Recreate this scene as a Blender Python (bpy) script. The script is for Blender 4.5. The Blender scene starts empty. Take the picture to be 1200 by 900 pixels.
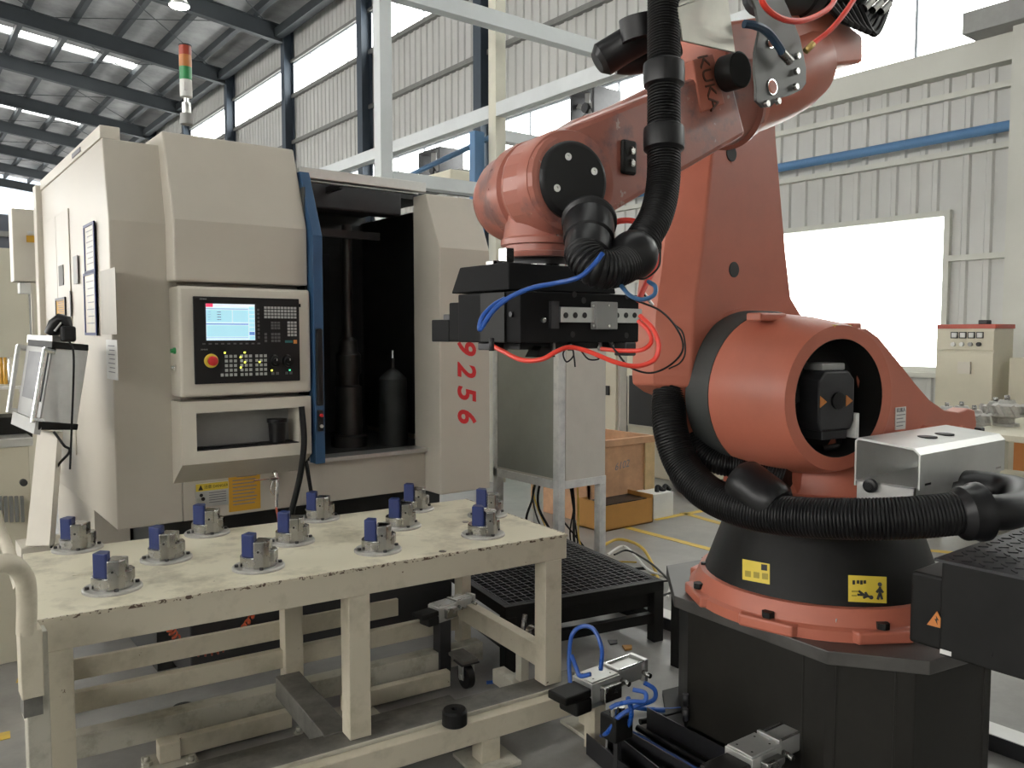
import bpy, bmesh, math, random
from mathutils import Vector, Matrix
random.seed(7)
sc = bpy.context.scene
col = sc.collection
# ------------------------------------------------------------------ camera
F_PX = 960.0; YAW = math.radians(37.6); PITCH = math.atan(60/960); CAM_H = 1.6
cam = bpy.data.cameras.new('camera'); cam.sensor_width = 36; cam.lens = 36*F_PX/1200; cam.clip_end = 500
co = bpy.data.objects.new('camera', cam); col.objects.link(co)
co.location = (0, 0, CAM_H); co.rotation_euler = (math.pi/2-PITCH, 0, -YAW); sc.camera = co
# ------------------------------------------------------------------ world: bright overcast daylight
w = bpy.data.worlds.new('sky'); sc.world = w; w.use_nodes = True
bg = w.node_tree.nodes['Background']; bg.inputs[0].default_value = (1.0, .975, .93, 1); bg.inputs[1].default_value = 6.8
sc.view_settings.view_transform = 'Standard'; sc.view_settings.look = 'None'
sc.view_settings.exposure = 0.70; sc.view_settings.gamma = 1.0; sc.view_settings.use_curve_mapping = False
sc.cycles.max_bounces = 8; sc.cycles.diffuse_bounces = 4; sc.cycles.use_denoising = True
def area(name, loc, rot, sx, sy, power, colr=(1,1,1)):
    l = bpy.data.lights.new(name, 'AREA'); l.shape = 'RECTANGLE'; l.size = sx; l.size_y = sy; l.energy = power; l.color = colr
    o = bpy.data.objects.new(name, l); col.objects.link(o); o.location = loc; o.rotation_euler = rot; return o
# ------------------------------------------------------------------ geometry maths
Fh = Vector((math.sin(YAW), math.cos(YAW), 0)); Rt = Vector((math.cos(YAW), -math.sin(YAW), 0)); Zv = Vector((0,0,1))
Fw = Fh*math.cos(PITCH) - Zv*math.sin(PITCH); Up = Zv*math.cos(PITCH) + Fh*math.sin(PITCH); CAM = Vector((0,0,CAM_H))
def at(x, y, X=None, Y=None, z=None, d=None):
    "world point seen at photo pixel x,y on a plane X=, Y=, z= or at a distance d"
    r = Fw + Rt*((x-600)/F_PX) + Up*((450-y)/F_PX)
    t = X/r.x if X is not None else Y/r.y if Y is not None else (z-CAM_H)/r.z if z is not None else d
    return CAM + r*t
# ------------------------------------------------------------------ materials
MATS = {}
def mat(name, c, rough=.5, metal=0, var=.12, scale=6, bump=.0, bscale=60, emit=0, spec=.5, c2=None, thr=None, coat=0, chips=None):
    if name in MATS: return MATS[name]
    m = bpy.data.materials.new(name); m.use_nodes = True; nt = m.node_tree; N = nt.nodes; L = nt.links
    p = N['Principled BSDF']; p.inputs['Roughness'].default_value = rough; p.inputs['Metallic'].default_value = metal
    p.inputs['Specular IOR Level'].default_value = spec; p.inputs['Coat Weight'].default_value = coat
    tc = N.new('ShaderNodeTexCoord')
    no = N.new('ShaderNodeTexNoise'); no.inputs['Scale'].default_value = scale; no.inputs['Detail'].default_value = 6; no.inputs['Roughness'].default_value = .65
    L.new(tc.outputs['Object'], no.inputs['Vector'])
    cr = N.new('ShaderNodeValToRGB')
    a = [max(0, x*(1-var)) for x in c]; b = [min(1, x*(1+var)) for x in c]
    if c2: a, b = list(c2), list(c)
    lo, hi = thr if thr else (.3, .7)
    cr.color_ramp.elements[0].position = lo; cr.color_ramp.elements[1].position = hi
    cr.color_ramp.elements[0].color = (*a, 1); cr.color_ramp.elements[1].color = (*b, 1)
    L.new(no.outputs['Fac'], cr.inputs['Fac']); out = cr.outputs['Color']
    if chips:      # small brown paint chips and grime spots
        n3 = N.new('ShaderNodeTexNoise'); n3.inputs['Scale'].default_value = chips[0]; n3.inputs['Detail'].default_value = 5; n3.inputs['Roughness'].default_value = .7
        L.new(tc.outputs['Object'], n3.inputs['Vector']); c3 = N.new('ShaderNodeValToRGB'); c3.color_ramp.elements[0].position = chips[1]; c3.color_ramp.elements[1].position = chips[1]+.02
        mx = N.new('ShaderNodeMix'); mx.data_type = 'RGBA'; mx.inputs['B'].default_value = (*chips[2], 1)
        L.new(n3.outputs['Fac'], c3.inputs['Fac']); L.new(c3.outputs['Color'], mx.inputs['Factor']); L.new(out, mx.inputs['A']); out = mx.outputs['Result']
    L.new(out, p.inputs['Base Color'])
    mr = N.new('ShaderNodeMapRange'); mr.inputs['To Min'].default_value = max(0, rough-.08); mr.inputs['To Max'].default_value = min(1, rough+.1)
    L.new(no.outputs['Fac'], mr.inputs['Value']); L.new(mr.outputs['Result'], p.inputs['Roughness'])
    if bump:
        n2 = N.new('ShaderNodeTexNoise'); n2.inputs['Scale'].default_value = bscale; n2.inputs['Detail'].default_value = 3
        L.new(tc.outputs['Object'], n2.inputs['Vector'])
        bp = N.new('ShaderNodeBump'); bp.inputs['Strength'].default_value = bump; bp.inputs['Distance'].default_value = .004
        L.new(n2.outputs['Fac'], bp.inputs['Height']); L.new(bp.outputs['Normal'], p.inputs['Normal'])
    if emit:
        p.inputs['Emission Color'].default_value = (*c, 1); p.inputs['Emission Strength'].default_value = emit
    MATS[name] = m; return m
CREAM = mat('machine_cream', (.52,.48,.41), .38, var=.05, scale=2)
CREAM2 = mat('machine_cream_trim', (.62,.58,.50), .4, var=.04, scale=3)
CREAM3 = mat('far_cream', (.62,.58,.46), .5, var=.06, scale=1.5)
TABLE = mat('table_cream', (.57,.52,.41), .55, scale=7, c2=(.44,.40,.30), thr=(.30,.50), chips=(22, .695, (.10,.06,.035)))
TABLED = mat('table_top_worn', (.70,.65,.50), .5, scale=4, c2=(.42,.38,.28), thr=(.34,.50), bump=.1, chips=(30, .70, (.13,.09,.055)))
EDGEC = mat('chipped_edge', (.57,.52,.41), .6, scale=7, chips=(40, .53, (.09,.055,.035)))
RUSTY = mat('dirty_cream', (.46,.44,.37), .6, scale=9, c2=(.30,.28,.22), thr=(.33,.50))
DIRTY = mat('oily_steel', (.16,.155,.14), .5, metal=.3, scale=9, var=.45, bump=.1)
ORANGE = mat('robot_orange', (.46,.140,.088), .42, var=.08, scale=5, bump=.03, bscale=120)
ORANGEW = mat('robot_orange_worn', (.38,.135,.098), .34, scale=6, c2=(.20,.095,.085), thr=(.36,.46), chips=(14, .66, (.46,.30,.25)), bump=.06)
BLACKP = mat('black_plastic', (.009,.009,.010), .36, var=.2, spec=.35)
BLACKR = mat('black_rubber', (.006,.006,.0065), .45, var=.2, spec=.3)
BLACKM = mat('black_paint', (.009,.009,.0085), .5, var=.3, scale=8, spec=.25)
GRIP = mat('gripper_black', (.009,.009,.0095), .7, spec=.15, var=.25, scale=12)
DGREY = mat('dark_grey_metal', (.045,.045,.048), .45, metal=.4, var=.2)
GREY = mat('grey_paint', (.28,.28,.27), .45, var=.1)
STEEL = mat('machined_steel', (.36,.355,.34), .26, metal=1, var=.06, scale=12)
CHROME = mat('bright_steel', (.80,.80,.78), .15, metal=1, var=.08)
ALU = mat('brushed_aluminium', (.66,.66,.64), .33, metal=.8, var=.08, scale=14)
SHEET = mat('sheet_metal', (.60,.60,.58), .35, metal=.6, var=.08, scale=5)
PEDEST = mat('pedestal_steel', (.016,.015,.013), .5, spec=.3, var=.35, scale=4, bump=.08, bscale=30)
PLATE = mat('pedestal_plate_steel', (.11,.105,.10), .42, metal=.6, var=.2, scale=7)
BLUE = mat('blue_plastic', (.008,.022,.12), .45, var=.2)
BLUEP = mat('blue_paint', (.025,.075,.16), .45, var=.1)
BLUEH = mat('blue_hose', (.02,.09,.38), .28, var=.05)
REDH = mat('red_hose', (.75,.05,.03), .35, var=.05)
REDO = mat('coil_orange', (.45,.08,.03), .4, var=.05)
RED = mat('red_print', (.62,.02,.025), .5, var=.04)
YEL = mat('yellow_sticker', (.72,.55,.06), .5, var=.05)
YELP = mat('yellow_floor_paint', (.62,.42,.06), .6, scale=9, c2=(.42,.30,.08), thr=(.3,.5))
OCHRE = mat('ochre_paper', (.60,.33,.03), .5, var=.04)
GREEN = mat('green_lamp', (.03,.28,.09), .3, var=.05)
REDL = mat('red_lamp', (.42,.06,.03), .3, var=.05)
AMBER = mat('amber_lamp', (.55,.20,.05), .3, var=.05)
WHITE = mat('white_paint', (.72,.72,.69), .5, var=.06, scale=4)
WPAP = mat('white_label', (.70,.70,.68), .5, var=.03)
INK = mat('ink', (.02,.02,.02), .6)
INKG = mat('grey_ink', (.22,.22,.24), .6)
BROWNP = mat('embossed_dark', (.10,.04,.025), .5)
PANELG = mat('cabinet_grey', (.25,.26,.23), .4, var=.06)
PANELL = mat('cabinet_light_grey', (.56,.53,.48), .4, var=.05)
FRAMEG = mat('cabinet_frame', (.64,.64,.62), .45, scale=9, c2=(.46,.47,.47), thr=(.3,.55))
WOOD = mat('crate_plywood', (.56,.32,.18), .65, var=.2, scale=6)
WOODL = mat('crate_batten', (.58,.42,.22), .65, var=.15, scale=8)
CARD = mat('cardboard', (.48,.24,.06), .7, var=.08)
BEAM = mat('dark_steel_paint', (.035,.042,.048), .6, var=.15, scale=1)
COLB = mat('column_blue_grey', (.045,.062,.085), .6, var=.12, scale=1)
ROOF = mat('roof_liner', (.34,.345,.35), .7, scale=.8, c2=(.20,.205,.21), thr=(.3,.6))
WALLM = mat('wall_sheet', (.54,.54,.52), .55, var=.06, scale=.6)
WALLG = mat('wall_beam_grey', (.55,.55,.50), .55, var=.05, scale=1)
GIRT = mat('girt_grey', (.20,.20,.19), .6, var=.1)
PIPEB = mat('blue_pipe', (.08,.19,.36), .45, var=.06)
WFRAME = mat('window_frame_metal', (.33,.36,.40), .5)
LAMPE = mat('lamp_glow', (1,1,.98), emit=12)
SCR = mat('screen_light', (.35,.62,.72), .3, emit=.50, var=.02)
SCRB = mat('screen_white', (.55,.72,.80), .3, emit=.55, var=.02)
SCRK = mat('screen_blue', (.10,.22,.50), .3, emit=.5, var=.02)
SCRR = mat('screen_red', (.8,.05,.12), .3, emit=.6, var=.02)
LEDY = mat('led_yellow', (.9,.95,.1), emit=1.5)
LEDG = mat('led_green', (.1,.9,.45), emit=1.0)
KEY = mat('key_light', (.42,.43,.42), .5, var=.04); KEYD = mat('key_dark', (.10,.10,.105), .5, var=.04)
STK = mat('casting_grey', (.42,.41,.38), .5, metal=.4, var=.2, scale=20)
DOCG = mat('dark_glass', (.03,.035,.045), .42, spec=.3)
PICT = mat('paper_notice', (.55,.50,.40), .35, scale=12, c2=(.40,.40,.40), thr=(.35,.5))
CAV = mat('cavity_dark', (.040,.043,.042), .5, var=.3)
GRN = mat('green_machine', (.05,.22,.16), .5)
def floor_mat():
    m = bpy.data.materials.new('epoxy_floor'); m.use_nodes = True; N = m.node_tree.nodes; L = m.node_tree.links; p = N['Principled BSDF']
    tc = N.new('ShaderNodeTexCoord'); a = N.new('ShaderNodeTexNoise'); a.inputs['Scale'].default_value = 1.6; a.inputs['Detail'].default_value = 9; a.inputs['Roughness'].default_value = .7
    L.new(tc.outputs['Object'], a.inputs['Vector']); cr = N.new('ShaderNodeValToRGB'); L.new(a.outputs['Fac'], cr.inputs['Fac'])
    e = cr.color_ramp.elements; e[0].position = .30; e[0].color = (.17,.165,.155,1); e[1].position = .66; e[1].color = (.33,.32,.30,1)
    L.new(cr.outputs['Color'], p.inputs['Base Color'])
    r = N.new('ShaderNodeMapRange'); r.inputs['To Min'].default_value = .22; r.inputs['To Max'].default_value = .5; L.new(a.outputs['Fac'], r.inputs['Value']); L.new(r.outputs['Result'], p.inputs['Roughness'])
    return m
FLOOR = floor_mat()
def pane_mat():
    m = bpy.data.materials.new('window_glass'); m.use_nodes = True; N = m.node_tree.nodes; L = m.node_tree.links; N.remove(N['Principled BSDF'])
    t = N.new('ShaderNodeBsdfTransparent'); t.inputs[0].default_value = (.95,.97,.97,1); g = N.new('ShaderNodeBsdfGlossy'); g.inputs['Roughness'].default_value = .15
    mx = N.new('ShaderNodeMixShader'); mx.inputs[0].default_value = .06; L.new(t.outputs[0], mx.inputs[1]); L.new(g.outputs[0], mx.inputs[2]); L.new(mx.outputs[0], N['Material Output'].inputs['Surface']); return m
PANE = pane_mat()
# ------------------------------------------------------------------ mesh helpers
def BM(): return bmesh.new()
def box(bm, x0, x1, y0, y1, z0, z1, M=None):
    vs = [Vector((x, y, z)) for z in (z0, z1) for y in (y0, y1) for x in (x0, x1)]
    return hexa(bm, vs, M)
def hexa(bm, vs, M=None):
    "8 corners, order x fastest, then y, then z"
    v = [bm.verts.new(M @ p if M else p) for p in vs]
    for f in ((0,2,3,1), (4,5,7,6), (0,1,5,4), (2,6,7,3), (0,4,6,2), (1,3,7,5)): bm.faces.new([v[i] for i in f])
def prism(bm, pts, axis, a, b, M=None):
    "extrude a closed outline along X, Y or Z between a and b"
    def mk(p, t):
        v = {'X': Vector((t, p[0], p[1])), 'Y': Vector((p[0], t, p[1])), 'Z': Vector((p[0], p[1], t))}[axis]
        return bm.verts.new(M @ v if M else v)
    A = [mk(p, a) for p in pts]; B = [mk(p, b) for p in pts]; n = len(pts)
    bm.faces.new(A[::-1]); bm.faces.new(B)
    for i in range(n): bm.faces.new((A[i], A[(i+1) % n], B[(i+1) % n], B[i]))
def frame_of(t):
    t = t.normalized(); u = t.orthogonal().normalized(); return u, t.cross(u)
def sweep(bm, pts, rs, seg=12, cap=True, squash=1):
    "rings along a path with parallel transport"
    pts = [Vector(p) for p in pts]; n = len(pts)
    t0 = (pts[1]-pts[0]).normalized(); u = t0.orthogonal().normalized(); rings = []
    for i, p in enumerate(pts):
        t = (pts[min(i+1, n-1)] - pts[max(i-1, 0)])
        if t.length < 1e-9: t = t0
        t.normalize(); u = (u - t*u.dot(t))
        u = u.normalized() if u.length > 1e-6 else t.orthogonal().normalized()
        v = t.cross(u); r = rs[i] if hasattr(rs, '__len__') else rs
        rings.append([bm.verts.new(p + u*(math.cos(k*2*math.pi/seg)*r) + v*(math.sin(k*2*math.pi/seg)*r*squash)) for k in range(seg)])
    for a, b in zip(rings, rings[1:]):
        for k in range(seg):
            f = bm.faces.new((a[k], a[(k+1) % seg], b[(k+1) % seg], b[k])); f.smooth = True
    if cap: bm.faces.new(rings[0][::-1]); bm.faces.new(rings[-1])
def cyl(bm, p0, p1, r0, r1=None, seg=24):
    p0, p1 = Vector(p0), Vector(p1); r1 = r0 if r1 is None else r1
    u, v = frame_of(p1-p0)
    A = [bm.verts.new(p0+(u*math.cos(k*2*math.pi/seg)+v*math.sin(k*2*math.pi/seg))*r0) for k in range(seg)]
    B = [bm.verts.new(p1+(u*math.cos(k*2*math.pi/seg)+v*math.sin(k*2*math.pi/seg))*r1) for k in range(seg)]
    for k in range(seg):
        f = bm.faces.new((A[k], A[(k+1) % seg], B[(k+1) % seg], B[k])); f.smooth = seg > 8
    bm.faces.new(A[::-1]); bm.faces.new(B)
def lathe(bm, c, axis, prof, seg=32, cap=True):
    "prof: (distance along axis, radius) list, closed with caps; hard rings where distances repeat are fine"
    c = Vector(c); axis = Vector(axis).normalized(); u, v = frame_of(axis); rings = []
    for h, r in prof:
        rings.append([bm.verts.new(c + axis*h + (u*math.cos(k*2*math.pi/seg)+v*math.sin(k*2*math.pi/seg))*max(r, 1e-4)) for k in range(seg)])
    for a, b in zip(rings, rings[1:]):
        for k in range(seg):
            f = bm.faces.new((a[k], a[(k+1) % seg], b[(k+1) % seg], b[k])); f.smooth = True
    if cap: bm.faces.new(rings[0][::-1]); bm.faces.new(rings[-1])
def spline(ps, n=10):
    ps = [Vector(p) for p in ps]; P = [ps[0]*2-ps[1]] + ps + [ps[-1]*2-ps[-2]]; out = []
    for i in range(1, len(P)-2):
        for k in range(n):
            t = k/n; a, b, c, d = P[i-1], P[i], P[i+1], P[i+2]
            out.append(.5*((2*b)+(c-a)*t+(2*a-5*b+4*c-d)*t*t+(3*b-a-3*c+d)*t**3))
    out.append(ps[-1]); return out
def resample(pts, step):
    out = [pts[0]]; acc = 0
    for a, b in zip(pts, pts[1:]):
        L = (b-a).length; s = step-acc
        while s <= L: out.append(a.lerp(b, s/L)); s += step
        acc = (acc+L) % step
    return out
def wire(bm, ps, r, seg=8, n=8): sweep(bm, spline(ps, n), r, seg)
def corrugated(bm, ps, r, pitch=.0075, depth=.0035, seg=20):
    pts = resample(spline(ps, 14), pitch/3); rs = [r-depth*(0, 0, 1)[i % 3] for i in range(len(pts))]
    sweep(bm, pts, rs, seg)
def pm(parent):
    M = Matrix.Identity(4); p = parent; chain = []
    while p: chain.append(p); p = p.parent
    for q in reversed(chain): M = M @ q.matrix_basis
    return M
def obj(name, bm, m, parent=None, bev=0, local=False, label=None):
    bmesh.ops.recalc_face_normals(bm, faces=bm.faces)
    for e in bm.edges:
        if len(e.link_faces) == 2 and e.calc_face_angle(0) > .62: e.smooth = False
    if parent and not local: bm.transform(pm(parent).inverted())
    off = None
    me = bpy.data.meshes.new(name); bm.to_mesh(me); bm.free()
    if not parent and not local:      # put the origin at the base centre
        xs = [v.co for v in me.vertices]
        mn = Vector((min(v.x for v in xs), min(v.y for v in xs), min(v.z for v in xs))); mx = Vector((max(v.x for v in xs), max(v.y for v in xs), max(v.z for v in xs)))
        off = Vector(((mn.x+mx.x)/2, (mn.y+mx.y)/2, mn.z)); me.transform(Matrix.Translation(-off))
    me.materials.append(m)
    o = bpy.data.objects.new(name, me); col.objects.link(o)
    if off is not None: o.location = off
    if parent: o.parent = parent
    if bev:
        b = o.modifiers.new('bevel', 'BEVEL'); b.width = bev; b.segments = 2; b.limit_method = 'ANGLE'; b.angle_limit = math.radians(40)
    if label: o['label'] = label
    return o
def tag(o, label, cat, group=None, kind=None):
    o['label'] = label; o['category'] = cat
    if group: o['group'] = group
    if kind: o['kind'] = kind
    return o
def struct(o, label=None):
    o['kind'] = 'structure'
    if label: o['label'] = label
    return o
def thing(name, label, cat, loc=(0,0,0), rz=0, group=None):
    o = bpy.data.objects.new(name, None); col.objects.link(o); o.location = loc; o.rotation_euler = (0, 0, rz); o.empty_display_size = .1
    o.matrix_basis = Matrix.Translation(loc) @ Matrix.Rotation(rz, 4, 'Z')
    return tag(o, label, cat, group)
def copytree(o, parent=None):
    c = o.copy(); col.objects.link(c); c.parent = parent
    for ch in list(o.children): copytree(ch, c)
    return c
def B(name, b, m, parent=None, bev=0, **k):
    bm = BM(); box(bm, *b); return obj(name, bm, m, parent, bev, **k)
def text_bm(s, size, M, depth=.0006, shear=0, space=1, offset=0):
    cu = bpy.data.curves.new('t', 'FONT'); cu.body = s; cu.size = size; cu.extrude = depth; cu.shear = shear; cu.align_x = 'CENTER'; cu.align_y = 'CENTER'; cu.resolution_u = 4; cu.space_character = space; cu.offset = offset
    o = bpy.data.objects.new('t', cu); me = bpy.data.meshes.new_from_object(o)
    bm = BM(); bm.from_mesh(me); bm.transform(M); bpy.data.objects.remove(o); bpy.data.curves.remove(cu); bpy.data.meshes.remove(me)
    return bm
def axes(o, x, y):
    "matrix whose local x, y run along the given world vectors, z out of the face"
    x = Vector(x).normalized(); y = Vector(y).normalized(); z = x.cross(y)
    return Matrix.Translation(Vector(o)) @ Matrix((x, y, z)).transposed().to_4x4()
def front(x0, y0, x1, y1, Y):
    "X and z range of a photo rectangle on a plane facing the camera side (Y constant)"
    a = at(x0, (y0+y1)/2, Y=Y); b = at(x1, (y0+y1)/2, Y=Y); m = (x0+x1)/2
    return a.x, b.x, at(m, y1, Y=Y).z, at(m, y0, Y=Y).z

# ================================================================== SETTING
WX = 12.0
struct(B('floor', (-14, 16, -8, 90, -.1, 0), FLOOR), 'grey worn epoxy workshop floor')
COLY = [-8.0, -1.6, 4.42, 10.42, 16.42, 22.48, 28.27, 34.3, 40.3, 46.3, 52.3, 58.3, 64.3, 70.3]
ROOFZ = lambda x: 12.55 + .11*(12-x)
# wall: bands of profiled sheet, every bay a sheet of its own
wall = bpy.data.objects.new('wall_right', None); col.objects.link(wall); struct(wall, 'long profiled sheet side wall with two window bands')
def corr_sheet(y0, y1, z0, z1, pitch=.30, dep=.035, X=WX):
    bm = BM(); prof = []; y = y0; 
    while y < y1-1e-6:
        for dy, dx in ((0, 0), (.62, 0), (.70, dep), (.92, dep)):
            yy = y+dy*pitch
            if yy < y1: prof.append((yy, X-dx))
        y += pitch
    prof.append((y1, X))
    lo = [bm.verts.new((x, yy, z0)) for yy, x in prof]; hi = [bm.verts.new((x, yy, z1)) for yy, x in prof]
    for i in range(len(prof)-1): bm.faces.new((lo[i], lo[i+1], hi[i+1], hi[i]))
    return bm
WIN = (5.44, 8.25, 1.03, 3.32)
for i in range(len(COLY)-1):
    y0, y1 = COLY[i], COLY[i+1]
    bands = [(0, 4.05), (4.05, 5.2), (6.72, 8.35), (8.35, 10.0), (11.15, 12.5)]
    for (z0, z1) in bands:
        if (z0, z1) == (0, 4.05) and y0 < WIN[0] < y1:
            for q in ((y0, WIN[0], 0, 4.05), (WIN[1], y1, 0, 4.05), (WIN[0], WIN[1], 0, WIN[2]), (WIN[0], WIN[1], WIN[3], 4.05)):
                obj('wall_sheet', corr_sheet(*q), WALLM, wall)
        else: obj('wall_sheet', corr_sheet(y0, y1, z0, z1), WALLM, wall)
for z0, z1, m, dx in ((5.15, 5.5, WALLG, .22), (4.84, 4.92, WALLG, .12), (4.05, 4.13, WALLG, .12), (8.3, 8.42, GIRT, .14), (9.9, 10.02, GIRT, .14), (6.66, 6.76, GIRT, .14), (11.12, 11.22, GIRT, .14), (2.6, 2.68, WALLG, .1)):
    for i in range(len(COLY)-1):
        if z0 == 2.6 and i == 2:
            B('wall_girt', (WX-dx, WX+.002, COLY[i], WIN[0], z0, z1), m, wall); B('wall_girt', (WX-dx, WX+.002, WIN[1], COLY[i+1], z0, z1), m, wall); continue
        B('wall_girt', (WX-dx, WX+.002, COLY[i], COLY[i+1], z0, z1), m, wall)
n = 0
for i in range(len(COLY)-1):
    for z0, z1 in ((5.5, 6.66), (10.02, 11.12)):
        n += 1
        if i > 9: continue
        wd = bpy.data.objects.new('window_%d' % n, None); col.objects.link(wd); struct(wd, 'band of bright daylight windows high in the side wall')
        wd.location = (WX, COLY[i]+.2, z0); wd.matrix_basis = Matrix.Translation(wd.location)
        bm = BM(); y0, y1 = COLY[i]+.15, COLY[i+1]-.15; e = .04
        box(bm, WX-.06, WX, y0, y1, z0, z0+e); box(bm, WX-.06, WX, y0, y1, z1-e, z1)
        for k in range(5): yy = y0+(y1-y0-e)*k/4; box(bm, WX-.055, WX-.005, yy, yy+e, z0+e, z1-e)
        obj('window_frame', bm, WFRAME, wd)
        for k in range(4): ya = y0+e+(y1-y0-e)*k/4; B('pane', (WX-.035, WX-.03, ya, ya+(y1-y0-e)/4-e, z0+e, z1-e), PANE, wd)
bm = BM(); y0, y1, z0, z1 = WIN
for q in ((y0, y0+.08, z0, z1), (y1-.08, y1, z0, z1), (y0+.08, y1-.08, z0, z0+.08), (y0+.08, y1-.08, z1-.08, z1)):
    box(bm, WX-.08, WX+.03, *q)
o = struct(obj('window_30', bm, WALLG), 'large blown-out ground floor window behind the robot')
B('pane', (WX-.035, WX-.03, y0+.08, y1-.08, z0+.08, z1-.08), PANE, o)
B('window_sill', (WX-.16, WX-.08, y0-.1, y1+.1, z0-.07, z0), WALLG, o)
# columns
for i, y in enumerate(COLY):
    bm = BM(); box(bm, WX-.42, WX-.40, y-.16, y+.16, 0, 12.3); box(bm, WX-.09, WX-.07, y-.16, y+.16, 0, 12.3); box(bm, WX-.40, WX-.09, y-.012, y+.012, 0, 12.3)
    struct(obj('steel_column', bm, COLB if y > 5 else WALLG), 'steel wall column between window bays')['group'] = 'wall columns'
# roof
roof = bpy.data.objects.new('ceiling', None); col.objects.link(roof); struct(roof, 'dark framed steel roof with liner sheets and skylights')
for i in range(len(COLY)-1):
    y0, y1 = COLY[i], COLY[i+1]; ym = (y0+y1)/2
    xs = [12.1 - 1.5*k for k in range(0, 17)]
    for a, b in zip(xs, xs[1:]):
        sky = b < 7.7 and a > -8 and i % 2 == 1; yo = ym+.7
        for (ya, yb) in (((y0, yo-.45), (yo+.45, y1)) if sky else ((y0, y1),)):
            bm = BM(); hexa(bm, [Vector(v) for v in ((b+.02,ya,ROOFZ(b)), (a-.02,ya,ROOFZ(a)), (b+.02,yb,ROOFZ(b)), (a-.02,yb,ROOFZ(a)), (b+.02,ya,ROOFZ(b)+.05), (a-.02,ya,ROOFZ(a)+.05), (b+.02,yb,ROOFZ(b)+.05), (a-.02,yb,ROOFZ(a)+.05))])
            obj('roof_sheet', bm, ROOF, roof)
        if sky:
            bm = BM(); hexa(bm, [Vector(v) for v in ((b+.1,yo-.45,ROOFZ(b)+.02), (a-.1,yo-.45,ROOFZ(a)+.02), (b+.1,yo+.45,ROOFZ(b)+.02), (a-.1,yo+.45,ROOFZ(a)+.02), (b+.1,yo-.45,ROOFZ(b)+.03), (a-.1,yo-.45,ROOFZ(a)+.03), (b+.1,yo+.45,ROOFZ(b)+.03), (a-.1,yo+.45,ROOFZ(a)+.03))])
            obj('skylight_sheet', bm, PANE, roof)
            
for k in range(0, 17):
    x = 12.1-1.5*k; z = ROOFZ(x)
    B('purlin', (x-.09, x+.09, COLY[0], COLY[-1], z-.26, z-.01), BEAM, roof)
for y in COLY:
    bm = BM(); xa, xb = 11.6, -11.9
    for dz0, dz1, hw in ((-.28, -.30, .13), (-.84, -.86, .13), (-.28, -.86, .02)):
        hexa(bm, [Vector(v) for v in ((xb,y-hw,ROOFZ(xb)+dz1),(xa,y-hw,ROOFZ(xa)+dz1),(xb,y+hw,ROOFZ(xb)+dz1),(xa,y+hw,ROOFZ(xa)+dz1),(xb,y-hw,ROOFZ(xb)+dz0),(xa,y-hw,ROOFZ(xa)+dz0),(xb,y+hw,ROOFZ(xb)+dz0),(xa,y+hw,ROOFZ(xa)+dz0))])
    obj('rafter', bm, BEAM, roof)
for i in range(1, len(COLY)-1):
    y0, y1 = COLY[i], COLY[i+1]
    for xa, xb in ((11, 5.3), (5, -1)):
        for s in (0, 1):
            bm = BM(); cyl(bm, (xa, (y0, y1)[s], ROOFZ(xa)-.3), (xb, (y1, y0)[s], ROOFZ(xb)-.3), .015, seg=6); obj('brace_rod', bm, BEAM, roof)
B('eave_beam', (11.3, 11.6, COLY[0], COLY[-1], 11.9, 12.2), BEAM, roof)
# far gable wall with a window band
g = B('wall_back', (-12, 12, 76, 76.2, 0, 11.2), mat('far_wall_blue', (.20,.25,.30), .7)); struct(g, 'far gable wall of the hall')
B('wall_sheet', (-12, 12, 76, 76.2, 12.6, 16), mat('far_wall_blue', (.2,.25,.3)), g)
# the sides of the hall behind the camera
wl = B('wall_left', (-12.2, -12, -8, 76, 0, 3.6), WALLM); struct(wl, 'opposite side wall of the hall')
B('wall_sheet', (-12.2, -12, -8, 76, 6.0, 15.5), WALLM, wl); struct(B('wall_front', (-12, 12.1, -8.2, -8, 0, 15.5), WALLM), 'gable wall behind the photographer')
for k in range(7): B('window_post', (-12.2, -12, -8+k*12, -7.6+k*12, 3.6, 6.0), WFRAME, wl)
# high-bay lamps
for j, (px_, py_, Y_) in enumerate(((210, 7, 25.5), (158, 64, 37.5), (122, 104, 43.5), (72, 160, 55), (152, 96, 49))):
    p = at(px_, py_, Y=Y_)
    t = thing('high_bay_lamp', ['large lit high-bay lamp nearest the signal tower', 'unlit bell high-bay lamp beyond the nearest skylight strip', 'small high-bay lamp under the second rafter pair', 'farthest small high-bay lamp above the machine roof', 'small high-bay lamp beside the third rafter'][j], 'lamp', p, 0, 'high-bay lamps under the roof')
    bm = BM(); lathe(bm, p, (0,0,1), [(0, .30), (.03, .30), (.16, .22), (.26, .10), (.42, .09), (.44, .02)], 20); obj('lamp_shade', bm, ALU, t)
    bm = BM(); cyl(bm, p+Vector((0,0,-.03)), p+Vector((0,0,-.005)), .26, .28, 20); obj('diffuser', bm, LAMPE if j in (0,3) else WHITE, t)
    bm = BM(); cyl(bm, p+Vector((0,0,.44)), (p.x, p.y, ROOFZ(p.x)-.02), .015, seg=6); obj('hanger_rod', bm, BEAM, t)
# blue pipe along the wall
bm = BM(); cyl(bm, (WX-.30, -1.5, 4.28), (WX-.30, 16, 4.28), .07, seg=12); tag(obj('wall_pipe', bm, PIPEB), 'blue pipe running along the side wall under the window band', 'pipe')
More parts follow.
